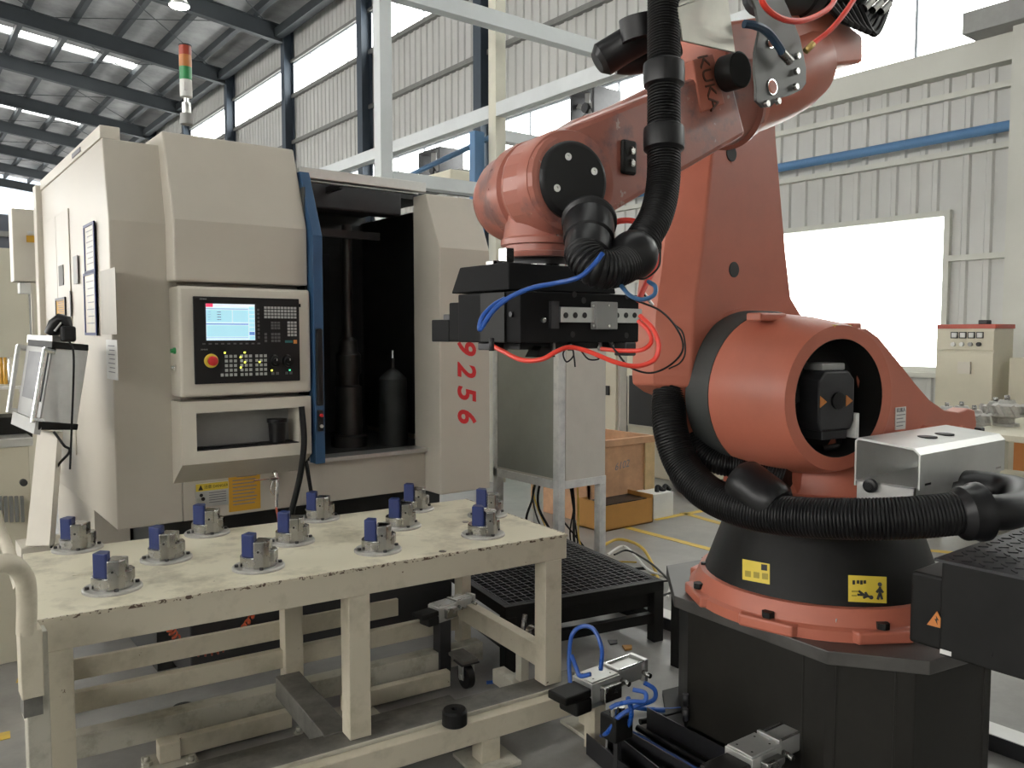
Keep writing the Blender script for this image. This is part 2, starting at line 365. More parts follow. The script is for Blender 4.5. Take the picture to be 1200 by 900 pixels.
# floor lines
for i, (a, b) in enumerate((((707, 611), (860, 651)), ((766, 609), (850, 594)), ((800, 601), (850, 615)), ((20, 797), (150, 778)), ((-10, 866), (12, 861)), ((1030, 640), (1200, 655)))):
    A, C_ = at(*a, z=0), at(*b, z=0); u = (C_-A).normalized(); v = Vector((-u.y, u.x, 0))*.035; up = Vector((0,0,.002))
    bm = BM(); hexa(bm, [A-v, C_-v, A+v, C_+v, A-v+up, C_-v+up, A+v+up, C_+v+up])
    struct(obj('floor_marking', bm, YELP), ['yellow floor line beside the cardboard box', 'yellow floor line right of the white box', 'short yellow floor line branching near the hoses', 'yellow floor line under the fixture table', 'yellow floor mark at the left edge', 'yellow floor line behind the robot'][i])

# ================================================================== MACHINING CENTRE
MX0, MX1 = .77, 2.62; Yf = 3.75; Yb = 5.46; Yc = 3.60
mc = thing('machining_center', 'large cream machining centre with dark open door and lit control panel', 'machine', (1.7, 4.6, 0))
bm = BM(); prism(bm, [(Yf,.76),(Yf,2.07),(Yf+.08,2.42),(Yb,2.42),(Yb,.76)], 'X', MX0, 1.04); obj('side_body', bm, CREAM, mc, .006)
bm = BM(); prism(bm, [(Yc+.03,1.82),(Yc+.03,2.08),(Yc+.17,2.47),(Yf+.5,2.47),(Yf+.5,1.82)], 'X', .995, 1.592); obj('upper_hood', bm, CREAM, mc, .008)
bm = BM(); box(bm, 1.04, 1.592, Yf, Yf+.5, .76, 1.82); obj('front_panel', bm, CREAM, mc, .004)
bm = BM(); box(bm, 1.592, 2.30, Yf, Yf+.06, .76, .965); obj('door_apron', bm, CREAM, mc, .004)
B('sill_plate', (1.60, 2.34, Yf-.03, Yf+.10, .965, .985), ALU, mc)
bm = BM(); prism(bm, [(Yc,.75),(Yc,2.04),(Yc+.13,2.33),(Yc+.26,2.33),(Yc+.26,.75)], 'X', 2.30, MX1); obj('right_body', bm, CREAM, mc, .006)
bm = BM(); prism(bm, [(Yc-.02,.985),(Yc-.02,2.05),(Yc+.115,2.36),(Yc+.17,2.36),(Yc+.05,2.02),(Yc+.05,.985)], 'X', 1.597, 1.645); obj('door_edge', bm, BLUEP, mc, .003, label='dark blue door edge')
B('door_handle', (1.600, 1.632, Yc-.045, Yc-.02, 1.26, 1.62), BLACKP, mc, .008)
bm = BM(); box(bm, 1.605, 1.63, Yc-.04, Yc-.018, 1.14, 1.24); sw = obj('door_switch', bm, BLACKP, mc, .004)
bm = BM(); cyl(bm, (1.617, Yc-.05, 1.215), (1.617, Yc-.04, 1.215), .008, seg=12); obj('red_button', bm, RED, sw)
bm = BM(); cyl(bm, (1.617, Yc-.05, 1.165), (1.617, Yc-.04, 1.165), .008, seg=12); obj('grey_button', bm, ALU, sw)
# cavity
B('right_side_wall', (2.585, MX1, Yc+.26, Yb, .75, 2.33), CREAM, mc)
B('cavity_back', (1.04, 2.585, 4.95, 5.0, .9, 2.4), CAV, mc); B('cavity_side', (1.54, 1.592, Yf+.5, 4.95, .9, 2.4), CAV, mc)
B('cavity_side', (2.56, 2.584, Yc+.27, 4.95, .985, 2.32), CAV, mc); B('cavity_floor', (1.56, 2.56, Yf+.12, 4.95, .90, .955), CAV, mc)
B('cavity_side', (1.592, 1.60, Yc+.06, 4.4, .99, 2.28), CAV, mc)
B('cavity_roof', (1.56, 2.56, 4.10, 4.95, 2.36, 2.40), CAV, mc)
B('door_rail', (1.60, 2.298, 3.72, 3.77, 2.335, 2.385), ALU, mc, .004); B('door_rail', (1.60, 2.298, 3.80, 3.83, 2.335, 2.35), ALU, mc)
B('roof_rail', (1.60, 2.298, 3.98, 4.10, 2.24, 2.40), DGREY, mc, .01); B('wiper_bar', (1.64, 2.25, 4.14, 4.18, 2.12, 2.16), DGREY, mc)
B('rail_strut', (1.85, 1.87, 3.82, 3.98, 2.32, 2.35), DGREY, mc)
for x0 in (2.2, 2.42): B('inner_panel', (x0, x0+.10, 4.90, 4.945, 1.05, 2.1), DGREY, mc, .004)
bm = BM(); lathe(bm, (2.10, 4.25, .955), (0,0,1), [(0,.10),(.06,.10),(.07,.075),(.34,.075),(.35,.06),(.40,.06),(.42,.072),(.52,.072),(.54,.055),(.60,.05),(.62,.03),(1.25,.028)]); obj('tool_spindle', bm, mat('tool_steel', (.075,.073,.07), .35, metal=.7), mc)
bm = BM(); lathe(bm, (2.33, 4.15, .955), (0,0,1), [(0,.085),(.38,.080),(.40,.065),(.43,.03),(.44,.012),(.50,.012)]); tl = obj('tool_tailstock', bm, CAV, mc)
bm = BM(); cyl(bm, (2.33, 4.15, 1.445), (2.33, 4.15, 1.50), .012, .010, 12); obj('bright_tip', bm, CHROME, tl)
bm = BM(); cyl(bm, (1.70, 4.6, 1.0), (1.70, 4.6, 2.1), .025, seg=10); cyl(bm, (1.70, 4.6, 1.9), (1.88, 4.55, 1.92), .04, seg=12); obj('ram', bm, DGREY, mc)
# base
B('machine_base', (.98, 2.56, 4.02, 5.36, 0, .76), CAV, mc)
B('chip_tray', (1.05, 2.45, 3.72, 4.02, .02, .50), mat('chip_tray_dark', (.035,.035,.036), .45), mc, .01)
B('base_skirt', (MX0+.03, MX0+.19, 4.4, Yb, .30, .76), CREAM, mc)
B('top_cable_tray', (MX0-.005, MX0+.075, Yf+.09, Yb, 2.42, 2.475), CREAM2, mc, .004); B('tray_slot', (MX0-.009, MX0-.005, 4.25, 4.45, 2.435, 2.455), INKG, mc)
for y0, y1, z1_ in ((4.62, 4.98, 2.22), (4.99, 5.38, 2.22)): B('side_door', (MX0-.006, MX0, y0, y1, .98, z1_), CREAM, mc, .002)
B('rear_corner_post', (MX0-.03, MX0+.02, Yb, Yb+.10, .70, 2.45), CREAM2, mc, .004)
# 9256
for i, ch in enumerate('9256'):
    c = Vector((2.462, Yc-.001, 1.532-i*.123)); obj('digit', text_bm(ch, .160, axes(c, (0,0,-1), (1,0,0)), shear=.25, offset=.004), RED, mc, label='red slanted digit ' + ch)
# labels on the front panel
def sheet(name, x0, y0, x1, y1, Y, m, parent, t=.0015, **k):
    a, b, c, d = front(x0, y0, x1, y1, Y); return B(name, (a, b, Y-t, Y, c, d), m, parent, **k)
s1 = sheet('warning_plate', 229, 565, 268, 593, Yf, ALU, mc, label='grey plate with a yellow warning band')
a, b, c, d = front(229, 565, 268, 593, Yf); h = d-c; w_ = b-a
B('warning_band', (a+.002, b-.002, Yf-.002, Yf-.0014, d-h*.33, d-.003), YEL, s1)
bm = BM(); prism(bm, [(a+.012,d-h*.29),(a+.034,d-h*.29),(a+.023,d-h*.06)], 'Y', Yf-.003, Yf-.002); obj('triangle', bm, INK, s1)
for k in range(5): B('print_line', (a+w_*.40, b-w_*.08, Yf-.0022, Yf-.0014, d-h*(.45+.1*k), d-h*(.42+.1*k)), INKG, s1)
bm = BM(); cyl(bm, (a+.025, Yf-.0022, d-h*.5), (a+.025, Yf-.0014, d-h*.5), .008, seg=12); cyl(bm, (a+.033, Yf-.0022, d-h*.66), (a+.033, Yf-.0014, d-h*.66), .009, seg=12); obj('pictogram', bm, INK, s1)
bm = text_bm('注意 DANGER', .017, axes((a+w_*.62, Yf-.0022, d-h*.18), (1,0,0), (0,0,1))); obj('print_word', bm, INK, s1)
s2 = sheet('notice_sheet', 268, 553, 305, 598, Yf, OCHRE, mc, label='ochre notice sheet')
a, b, c, d = front(268, 553, 305, 598, Yf)
for k in range(9): B('print_line', (a+.018+(k == 0)*.02, b-.016-(k % 3)*.006, Yf-.0022, Yf-.0014, d-.022-k*.016, d-.017-k*.016), INKG, s2)
# ------------------------------------------------------------ control panel
B('console_frame', (1.0, 1.590, Yc, Yf, 1.325, 1.798), CREAM2, mc, .012)
cp = B('control_panel', (1.058, 1.530, Yc-.012, Yc, 1.380, 1.755), BLACKP, mc, .003)
PX0, PW, PZ1, PH = 1.058, .472, 1.755, .375; PY = Yc-.012
def pr(u0, v0, u1, v1, name, m, t=.002, par=None, lab=None, bev=0): return B(name, (PX0+u0*PW, PX0+u1*PW, PY-t, PY+.0005, PZ1-v1*PH, PZ1-v0*PH), m, par or cp, bev, label=lab)
sb = pr(.095, .065, .575, .515, 'screen_bezel', INK, .001)
scn = pr(.107, .080, .557, .500, 'screen', SCRB, .002, lab='lit pale blue screen')
def sr(u0, v0, u1, v1, m, nm): return B(nm, (PX0+(.107+.45*u0)*PW, PX0+(.107+.45*u1)*PW, PY-.0026, PY-.0018, PZ1-(.08+.42*v1)*PH, PZ1-(.08+.42*v0)*PH), m, scn)
sr(0, 0, .14, .09, SCRR, 'red_status_box'); sr(.14, 0, 1, .09, mat('screen_grey', (.62,.68,.74), .3, emit=.6), 'title_bar'); sr(0, .12, .86, .15, mat('screen_grey2', (.30,.42,.55), .3, emit=.5), 'header_line')
sr(0, .17, .52, .50, SCR, 'left_window'); sr(.54, .17, .86, .50, SCR, 'right_window'); sr(0, .54, .86, .57, SCRK, 'divider'); sr(.01, .59, .86, .90, SCR, 'message_window'); sr(0, .92, .86, .94, mat('screen_grey2', (.3,.42,.55)), 'foot_line')
for k in range(8): sr(.88, .06+k*.118, .99, .15+k*.118, SCRK if k == 6 else SCR, 'softkey_box')
for k in range(4):
    sr(.04, .21+k*.07, .09, .23+k*.07, INKG, 'text_dash'); sr(.22, .21+k*.07, .30, .235+k*.07, INKG, 'text_dash')
def keys(u0, v0, u1, v1, nx, ny, m, name, fill=.62):
    du, dv = (u1-u0)/nx, (v1-v0)/ny; bm0 = BM(); box(bm0, -du*PW*fill/2, du*PW*fill/2, -.003, 0, -dv*PH*fill/2, dv*PH*fill/2); k0 = None
    for i in range(nx):
        for j in range(ny):
            if k0 is None: k0 = obj(name, bm0, m, cp, local=True); k = k0
            else: k = k0.copy(); col.objects.link(k)
            p = Vector((PX0+(u0+du*(i+.5))*PW, PY, PZ1-(v0+dv*(j+.5))*PH)) - mc.location; k.matrix_basis = Matrix.Translation(p)
keys(.645, .095, .972, .245, 10, 4, KEY, 'key', .72); keys(.872, .27, .972, .46, 3, 5, KEY, 'key', .72)
keys(.71, .275, .805, .375, 3, 3, KEYD, 'dark_key', .75); keys(.71, .41, .805, .53, 3, 3, KEYD, 'dark_key', .75); keys(.645, .41, .675, .53, 1, 3, KEYD, 'dark_key', .75)
keys(.577, .12, .607, .49, 1, 8, KEYD, 'soft_key', .6); keys(.055, .52, .62, .56, 10, 1, KEYD, 'soft_key', .45)
for u in (.262, .405, .548): keys(u, .66, u+.125, .93, 3, 5, KEY, 'square_button', .62)
keys(.222, .875, .262, .93, 1, 1, KEY, 'square_button', .62); keys(.70, .875, .79, .93, 2, 1, KEYD, 'square_button', .6); keys(.84, .875, .925, .93, 2, 1, KEYD, 'square_button', .6)
pr(.935, .50, .968, .545, 'orange_key', AMBER, .004); pr(.85, .505, .925, .535, 'teal_key', mat('teal', (.03,.15,.15)), .003)
for u, v in ((.27,.645),(.455,.645),(.415,.70),(.455,.76),(.415,.82),(.595,.76),(.713,.865)): pr(u-.007, v-.009, u+.007, v+.009, 'indicator_led', LEDY, .004)
pr(.884, .858, .898, .876, 'indicator_led', LEDG, .004)
for u in (.745, .875):
    bm = BM(); c = (PX0+u*PW, PY, PZ1-.755*PH); lathe(bm, c, (0,-1,0), [(0,.026),(.012,.024),(.014,.015),(.026,.014),(.027,.004)], 24); kb = obj('override_knob', bm, BLACKR, cp)
    B('pointer', (c[0]-.001, c[0]+.001, PY-.028, PY-.026, c[2]+.002, c[2]+.012), WHITE, kb)
    pr(u-.012, .675, u+.012, .69, 'knob_mark', KEYD, .001)
c = (PX0+.145*PW, PY, PZ1-.735*PH); bm = BM(); lathe(bm, c, (0,-1,0), [(0,.030),(.006,.030),(.008,.024)], 28); es = obj('emergency_stop', bm, YEL, cp, label='yellow ringed red emergency stop')
bm = BM(); lathe(bm, c, (0,-1,0), [(.006,.012),(.020,.012),(.021,.021),(.029,.021),(.034,.015),(.035,.004)], 28); obj('red_mushroom', bm, RED, es)
obj('maker_name', text_bm('SIEMENS', .008, axes((PX0+.085*PW, PY-.001, PZ1-.03*PH), (1,0,0), (0,0,1))), KEY, cp)
obj('maker_name', text_bm('SIEMENS', .008, axes((PX0+.085*PW, PY-.001, PZ1-.605*PH), (1,0,0), (0,0,1))), KEY, cp)
B('port_cap', (PX0+.99*PW, PX0+1.01*PW, PY-.006, PY, PZ1-.10*PH, PZ1-.06*PH), BLACKR, cp)
for (y_, m_, nm) in ((411, GREEN, 'green_button'), (431, CHROME, 'key_switch')):
    p = at(206, y_, Y=Yc+.06); bm = BM(); lathe(bm, (.999, Yc+.06, p.z), (-1,0,0), [(0,.014),(.008,.014),(.009,.010),(.02,.009)], 16); obj(nm, bm, m_, mc)
# ------------------------------------------------------------ shelf recess under the console
pk = BM(); X0, X1, Z0, Z1 = 1.0, 1.585, 1.035, 1.305
box(pk, X0, X1, Yc, Yf, 1.255, Z1); box(pk, X0, X1, Yc, Yf, Z0, 1.09); box(pk, X0, 1.062, Yc, Yf, 1.09, 1.255); box(pk, 1.525, X1, Yc, Yf, 1.09, 1.255)
pkt = obj('shelf_frame', pk, CREAM2, mc)
bm = BM(); prism(bm, [(Yc,Z0),(Yf,Z0-.10),(Yf,Z0)], 'X', X0, X1); obj('frame_underside', bm, CREAM2, pkt)
B('shelf_lining', (1.062, 1.525, Yc+.125, Yf, 1.09, 1.255), GREY, pkt); B('shelf_mat', (1.062, 1.525, Yc+.005, Yf-.03, 1.09, 1.094), BLACKR, pkt)
bm = BM(); lathe(bm, (1.445, Yc+.065, 1.095), (0,0,1), [(0,.036),(.09,.040),(.092,.046),(.108,.046),(.110,.02)], 24); tag(obj('round_cup', bm, BLACKP), 'black lidded cup standing in the shelf under the control panel', 'cup')
bm = BM(); box(bm, 1.10, 1.34, Yc+.03, Yc+.05, 1.095, 1.103); tag(obj('flat_tool', bm, BLACKP), 'flat dark tool lying at the front of the console shelf', 'tool')
# cable from console
bm = BM(); wire(bm, [(1.530, Yc-.02, 1.26), (1.535, Yc-.03, 1.10), (1.515, Yc-.03, .95), (1.48, Yc-.02, .80), (1.44, Yc, .62), (1.40, Yc+.02, .45)], .014, 10); tag(obj('power_cable', bm, BLACKR), 'thick black cable hanging down beside the console shelf', 'cable')
bm = BM(); wire(bm, [(1.60, Yf-.03, 1.02), (1.605, Yf-.05, .95), (1.62, Yf-.05, .85), (1.63, Yf-.05, .80)], .010, 8); hc = thing('hose_connector', 'blue and clear hose connector hanging at the door sill left end', 'connector', (1.63, Yf-.05, .7)); obj('hose', bm, BLACKR, hc)
B('blue_body', (1.612, 1.66, Yf-.075, Yf-.03, .745, .81), BLUE, hc, .006); B('clear_body', (1.665, 1.705, Yf-.07, Yf-.03, .73, .79), ALU, hc, .006)
# air gun
ag = thing('air_gun', 'chrome air blow gun hanging on the cream machine front', 'air gun', (1.42, Yf-.02, .80))
p0 = at(322, 552, Y=Yf-.02)
bm = BM(); sweep(bm, spline([p0+Vector((0,0,.005)), p0+Vector((.005,-.01,-.05)), p0+Vector((.0,-.015,-.10)), p0+Vector((.0,-.01,-.17))], 5), [.006]+[.013]*6+[.011]*5+[.009]*4, 12); obj('handle', bm, CHROME, ag)
bm = BM(); cyl(bm, p0+Vector((0,-.01,-.035)), p0+Vector((-.11,-.02,-.030)), .004, seg=8); cyl(bm, p0+Vector((.012,-.01,-.037)), p0+Vector((-.03,-.01,-.033)), .012, seg=12); obj('nozzle', bm, CHROME, ag)
bm = BM(); wire(bm, [p0+Vector((-.02,-.02,-.045)), p0+Vector((-.03,-.02,-.08)), p0+Vector((-.015,-.02,-.11))], .004); obj('trigger', bm, CHROME, ag)
bm = BM(); box(bm, p0.x-.008, p0.x+.008, Yf-.012, Yf, p0.z-.01, p0.z+.03); obj('hook', bm, DGREY, ag)
bm = BM(); wire(bm, [p0+Vector((0,-.01,-.17)), p0+Vector((.0,-.03,-.25)), p0+Vector((-.03,-.03,-.40))], .005); obj('hose', bm, REDO, ag)
# coil hose under the table, behind
def coil(ps, r, turns, wr, name, lab, m=REDO):
    c = spline(ps, 14); n = turns*12; bm = BM(); L = len(c)-1; out = []
    for i in range(n+1):
        t = i/n*L; k = min(int(t), L-1); p = c[k].lerp(c[k+1], t-k); tt = (c[k+1]-c[k]); u, v = frame_of(tt); a = i/12*2*math.pi
        out.append(p+Vector((0,1,0))*math.cos(a)*r+Vector((1,0,0)).lerp(Vector((0,0,1)), abs(tt.normalized().x))*math.sin(a)*r)
    sweep(bm, out, wr, 6); return tag(obj(name, bm, m), lab, 'hose')
coil([at(197, 731, Y=3.66), at(205, 745, Y=3.63), at(222, 762, Y=3.6), at(250, 762, Y=3.6), at(272, 752, Y=3.6), at(286, 735, Y=3.62), at(302, 712, Y=3.66)], .020, 22, .0042, 'coiled_air_hose', 'orange coiled air hose hanging behind the fixture table')
# signal tower
tw = at(219, 146, z=2.47); st = thing('signal_tower', 'red amber and green signal tower on the machine roof', 'signal lamp', (tw.x, tw.y, 2.47))
zz = lambda y: 2.47 + (146-y)/960*tw.length*0 + (146-y)*.00372
def tier(y0, y1, r, m, nm): bm = BM(); cyl(bm, (tw.x, tw.y, zz(y0)), (tw.x, tw.y, zz(y1)), r, seg=24); return obj(nm, bm, m, st, .001)
tier(146, 134, .026, GREY, 'base'); tier(134, 122, .018, ALU, 'neck'); tier(122, 116, .010, CHROME, 'pole'); tier(116, 97, .0245, WHITE, 'body'); tier(97, 83, .025, GREEN, 'green_lens'); tier(83, 70, .025, AMBER, 'amber_lens'); tier(70, 60, .025, REDL, 'red_lens'); tier(60, 58.5, .026, DGREY, 'cap')
bm = BM(); box(bm, tw.x-.016, tw.x+.0, tw.y-.03, tw.y-.022, zz(110), zz(101)); obj('sticker', bm, WPAP, st)
bm = BM(); tw2 = at(163, 172, Y=4.3); box(bm, 1.0, 1.035, 4.3, 4.34, 2.42, 2.46); obj('roof_lug', bm, GREY, mc)
# notices on the machine side
def side(name, quad, label, cat, m=PICT, fr=BLUE, e=.012, par=None):
    a = at(quad[0], quad[1], X=MX0-.007); b = at(quad[2], quad[3], X=MX0-.007); y0, y1 = sorted((a.y, b.y)); z0, z1 = sorted((a.z, b.z)); X = MX0-.007
    t = thing(name, label, cat, (X, (y0+y1)/2, z0))
    B('sheet', (X-.003, X, y0, y1, z0, z1), m, t)
    if fr:
        bm = BM(); box(bm, X-.007, X, y0, y1, z0, z0+e); box(bm, X-.007, X, y0, y1, z1-e, z1); box(bm, X-.007, X, y0, y0+e*1.4, z0+e, z1-e); box(bm, X-.007, X, y1-e*1.4, y1, z0+e, z1-e); obj('frame', bm, fr, t)
    if 'frame' in name or 'list' in name or 'chart' in name:
        for k in range(7): zk = z1-(z1-z0)*(.14+.11*k); B('print_line', (X-.0036, X-.003, y0+(y1-y0)*.2, y1-(y1-y0)*(.2+.1*(k % 2)), zk-.004, zk), INKG, t)
    return t
side('notice_frame', (99, 265, 113, 318), 'upper blue framed notice on the machine side', 'notice'); side('notice_frame', (99, 321, 115, 393), 'lower and taller blue framed notice on the machine side', 'notice')
side('document_pocket', (118, 318, 138, 392), 'clear document pocket on the machine side beside the corner', 'pocket', m=mat('pocket_film', (.36,.33,.27), .45), fr=None); side('document_list', (125, 398, 139, 446), 'white paper list taped low on the machine side edge', 'notice', m=WPAP, fr=None)
side('vent_plate', (86, 301, 92, 332), 'narrow grey plate high on the machine side', 'plate', m=GREY, fr=None); side('vent_plate', (69, 312, 75, 334), 'narrow brownish plate on the machine side near the rear post', 'plate', m=GIRT, fr=None)
side('picture_frame', (66, 350, 78, 372), 'small dark framed picture near the barcode scanner', 'picture', m=OCHRE, fr=BLACKP); side('door_pull', (82, 341, 84, 371), 'slim black door pull on the machine side', 'handle', m=BLACKP, fr=None)

# ================================================================== FIXTURE TABLE
TR = thing('fixture_table', 'worn cream steel fixture table holding twelve round fixtures', 'table', (.305, 2.581, 0), math.radians(-5.2)); TM = pm(TR)
TL, TD, TZ = 1.84, .825, .80
def tb(name, b, m, bev=.003, **k): return B(name, b, m, TR, bev, local=True, **k)
tb('tabletop', (0, TL, 0, TD, TZ-.008, TZ), TABLED); tb('chipped_edge', (-.001, TL+.001, -.0015, .004, TZ-.010, TZ+.0008), EDGEC, 0); tb('chipped_edge', (TL-.004, TL+.0015, .004, TD, TZ-.010, TZ+.0008), EDGEC, 0)
for nm, b in (('apron', (0, TL, .004, .05, TZ-.098, TZ-.008)), ('apron', (0, TL, TD-.05, TD-.004, TZ-.098, TZ-.008)), ('apron', (.004, .05, .05, TD-.05, TZ-.098, TZ-.008)), ('apron', (TL-.05, TL-.004, .05, TD-.05, TZ-.098, TZ-.008))): tb(nm, b, TABLE)
for x in (.02, .925, TL-.10):
    tb('leg', (x, x+.078, .006, .084, .20, TZ-.098), TABLE); tb('leg', (x+(.03 if x > 1 else 0), x+.078+(.03 if x > 1 else 0)*0, TD-.084, TD-.006, .12, TZ-.098), TABLE)
tb('rail', (.10, TL-.03, TD-.05, TD-.01, .185, .262), TABLE); tb('rail', (.06, 1.48, TD+.0, TD+.02, .292, .372), TABLE)
tb('bracket', (.97, 1.04, TD-.006, TD+.0, .30, .38), TABLE)
tb('rail', (TL-.075, TL-.025, .084, TD-.084, .24, .33), TABLE); tb('rail', (.03, .07, .084, TD-.084, .24, .33), TABLE)
tb('lower_beam', (.0, TL, TD-.16, TD-.085, .06, .145), RUSTY); tb('cross_beam', (.86, .96, .084, TD-.16, .12, .205), DIRTY)
tb('caster_bracket', (1.65, 1.73, .52, TD-.16, .125, .14), DIRTY)
tb('top_patch', (.13, .24, .42, .52, TZ, TZ+.0015), TABLED, 0)
for x, y in ((1.30, .035), (1.60, .40), (1.18, .80)):
    bm = BM(); cyl(bm, (x, y, TZ-.004), (x, y, TZ+.002), .014, seg=14); obj('bolt_head', bm, STEEL, TR, local=True)
# caster
def caster(x, y, lab=None):
    b = BM(); box(b, x-.045, x+.045, y-.04, y+.04, .118, .125); cs = obj('caster', b, DGREY, TR, local=True)
    b = BM(); cyl(b, (x-.018, y, .055), (x+.018, y, .055), .055, seg=28); obj('wheel', b, BLACKR, cs, local=True, bev=.006)
    b = BM(); box(b, x-.030, x-.024, y-.02, y+.02, .045, .118); box(b, x+.024, x+.030, y-.02, y+.02, .045, .118); cyl(b, (x-.034, y, .055), (x+.034, y, .055), .012, seg=12); obj('fork', b, ALU, cs, local=True)
    return cs
caster(1.69, .56)
# push handle at the left end
hp = [at(-14, 662, d=2.05), at(10, 660, d=2.07), at(24, 670, d=2.1), at(31, 690, d=2.12), at(31, 742, d=2.14)]
bm = BM(); sweep(bm, spline(hp, 8), .024, 16); ph = obj('push_handle', bm, TABLE, TR)
q = hp[-1]; B('handle_plate', (q.x-.018, q.x+.034, q.y-.02, q.y+.05, q.z-.17, q.z+.01), TABLE, TR, .003); B('handle_socket', (q.x-.014, q.x+.03, q.y-.015, q.y+.045, q.z-.22, q.z-.17), DIRTY, TR)
bm = BM(); sweep(bm, spline([at(-6, 600, d=2.6), at(0, 622, d=2.6), at(10, 645, d=2.55), at(24, 690, d=2.4)], 6), .018, 12); obj('rear_handle', bm, TABLE, TR)
B('corner_post', (q.x+.0, q.x+.055, q.y+.05, q.y+.11, .02, q.z-.02), RUSTY, TR, .003)

# ================================================================== FIXTURES
fx = thing('round_fixture', '', 'fixture', (0,0,0))
bm = BM(); lathe(bm, (0,0,0), (0,0,1), [(0,.087),(.006,.087),(.010,.083),(.010,.060)], 40); obj('flange', bm, STK, fx, local=True)
bm = BM(); lathe(bm, (0,0,.010), (0,0,1), [(0,.060),(.034,.060),(.037,.057),(.037,.045),(.030,.044)], 36); obj('ring', bm, STEEL, fx, local=True)
for k in range(4):
    bm = BM(); a = math.radians(20+90*k); cyl(bm, (math.cos(a)*.072, math.sin(a)*.072, .010), (math.cos(a)*.072, math.sin(a)*.072, .018), .007, seg=6); obj('hex_screw', bm, DGREY, fx, local=True)
bm = BM(); prof = [(-.002,-.067), (.030,-.064), (.046,-.045), (.050,-.005), (-.002,.006)]
prism(bm, prof, 'Z', .012, .104); k_ = obj('steel_jaw', bm, STEEL, fx, .004, local=True)
bm = BM(); prism(bm, [(.03,-.055),(.060,-.036),(.066,.0),(.050,.030),(-.002,.034),(-.002,.01),(.03,.0)], 'Z', .03, .066); obj('jaw_step', bm, STEEL, fx, .003, local=True)
bm = BM(); cyl(bm, (.014, -.0675, .070), (.014, -.064, .070), .004, seg=10); obj('pin_hole', bm, INK, k_, local=True)
bm = BM(); prism(bm, [(-.050,-.026),(-.010,-.046),(-.004,-.044),(-.004,.0),(-.036,.014)], 'Z', .036, .122); obj('blue_jaw', bm, BLUE, fx, .003, local=True)
rows = [('front', [(132,690),(303,665),(443,645),(566,627)]), ('middle', [(195,655),(342,635),(469,617),(571,604)]), ('back', [(91,643),(243,625),(374,608),(486,597)])]
ordn = ['leftmost', 'second from left', 'third from left', 'rightmost']; first = True
for rn, ps in rows:
    for j, (x, y) in enumerate(ps):
        o = fx if first else copytree(fx); first = False
        p = at(x, y, z=TZ); o.matrix_basis = Matrix.Translation((p.x, p.y, TZ)) @ Matrix.Rotation(math.radians(-33+5*((j*7+len(rn)) % 3)), 4, 'Z')
        o['label'] = 'round steel fixture with blue jaw, %s in the %s row of the table' % (ordn[j], rn); o['group'] = 'round fixtures on the table'

# ================================================================== DOCKING STAND UNDER THE TABLE
ds = thing('docking_stand', 'low cream steel docking frame on the floor beneath the fixture table', 'stand', (.305, 2.581, 0), math.radians(-5.2))
def db(name, b, m, bev=.003, **k): return B(name, b, m, ds, bev, local=True, **k)
db('front_beam', (-.30, 1.98, -.075, -.02, .10, .185), TABLE); db('guide_rail', (-.30, 1.92, -.02, .10, .15, .198), DIRTY); db('rail_edge', (-.30, 1.92, -.028, -.02, .185, .20), RUSTY)
for x in (.40, 1.12): db('rear_leg', (x, x+.075, .56, .63, .015, .085), TABLE); db('foot_plate', (x-.05, x+.13, .50, .66, 0, .015), RUSTY)
db('inner_beam', (.475, .90, .58, .62, .015, .085), TABLE); db('inner_beam', (1.195, 1.62, .58, .62, .015, .085), TABLE)
db('drip_tray', (.30, 1.05, .12, .46, .02, .04), DIRTY); db('drip_tray', (1.08, 1.55, .12, .46, .02, .04), DIRTY)
for x in (.30, 1.40, 1.90): db('front_leg', (x, x+.08, -.075, .0, .015, .10), TABLE); db('foot_plate', (x-.05, x+.14, -.13, .06, 0, .015), RUSTY)
db('end_beam', (1.78, 1.84, .10, .48, .03, .095), RUSTY)
for x, y in ((.50,.50),(.36,.58),(1.16,.60),(.90,.50)):
    bm = BM(); cyl(bm, (x, y, .0), (x, y, .03), .02, seg=6); cyl(bm, (x, y, .03), (x, y, .05), .01, seg=10); obj('anchor_bolt', bm, RUSTY, ds, local=True)
for i, (x, y, z) in enumerate(((1.30, -.052, .185), (.55, .92, 0))):
    p = Matrix.Translation((.305,2.581,0)) @ Matrix.Rotation(math.radians(-5.2),4,'Z') @ Vector((x, y, z))
    bm = BM(); lathe(bm, p, (0,0,1), [(0,.040),(.004,.046),(.05,.046),(.058,.040),(.058,.012),(.045,.010)], 28); tag(obj('rubber_stop', bm, BLACKR), ['black round rubber stop on the stand front beam', 'black round rubber stop behind the lower table beam'][i], 'stop', 'rubber stops of the docking stand')

# ================================================================== GRATING PLATFORM
gz = .32; ga = at(592, 712, z=gz); gb = at(778, 680, z=gz); u = (gb-ga); GL = u.length; rz = math.atan2(u.y, u.x)
gp = thing('grating_platform', 'low black steel grating platform between table and robot', 'platform', (ga.x, ga.y, 0), rz); GD = 1.02
def gb_(name, b, m=BLACKM, bev=.002): return B(name, b, m, gp, bev, local=True)
for b in ((0, GL, 0, .035, gz-.055, gz), (0, GL, GD-.035, GD, gz-.055, gz), (0, .035, .035, GD-.035, gz-.055, gz), (GL-.035, GL, .035, GD-.035, gz-.055, gz)): gb_('frame_bar', b)
for k in range(1, 22): x = GL*k/22; gb_('bearing_bar', (x-.003, x+.003, .035, GD-.035, gz-.030, gz-.001), DGREY, 0)
for k in range(1, 24): y = GD*k/24; gb_('cross_bar', (.035, GL-.035, y-.004, y+.004, gz-.018, gz), DGREY, 0)
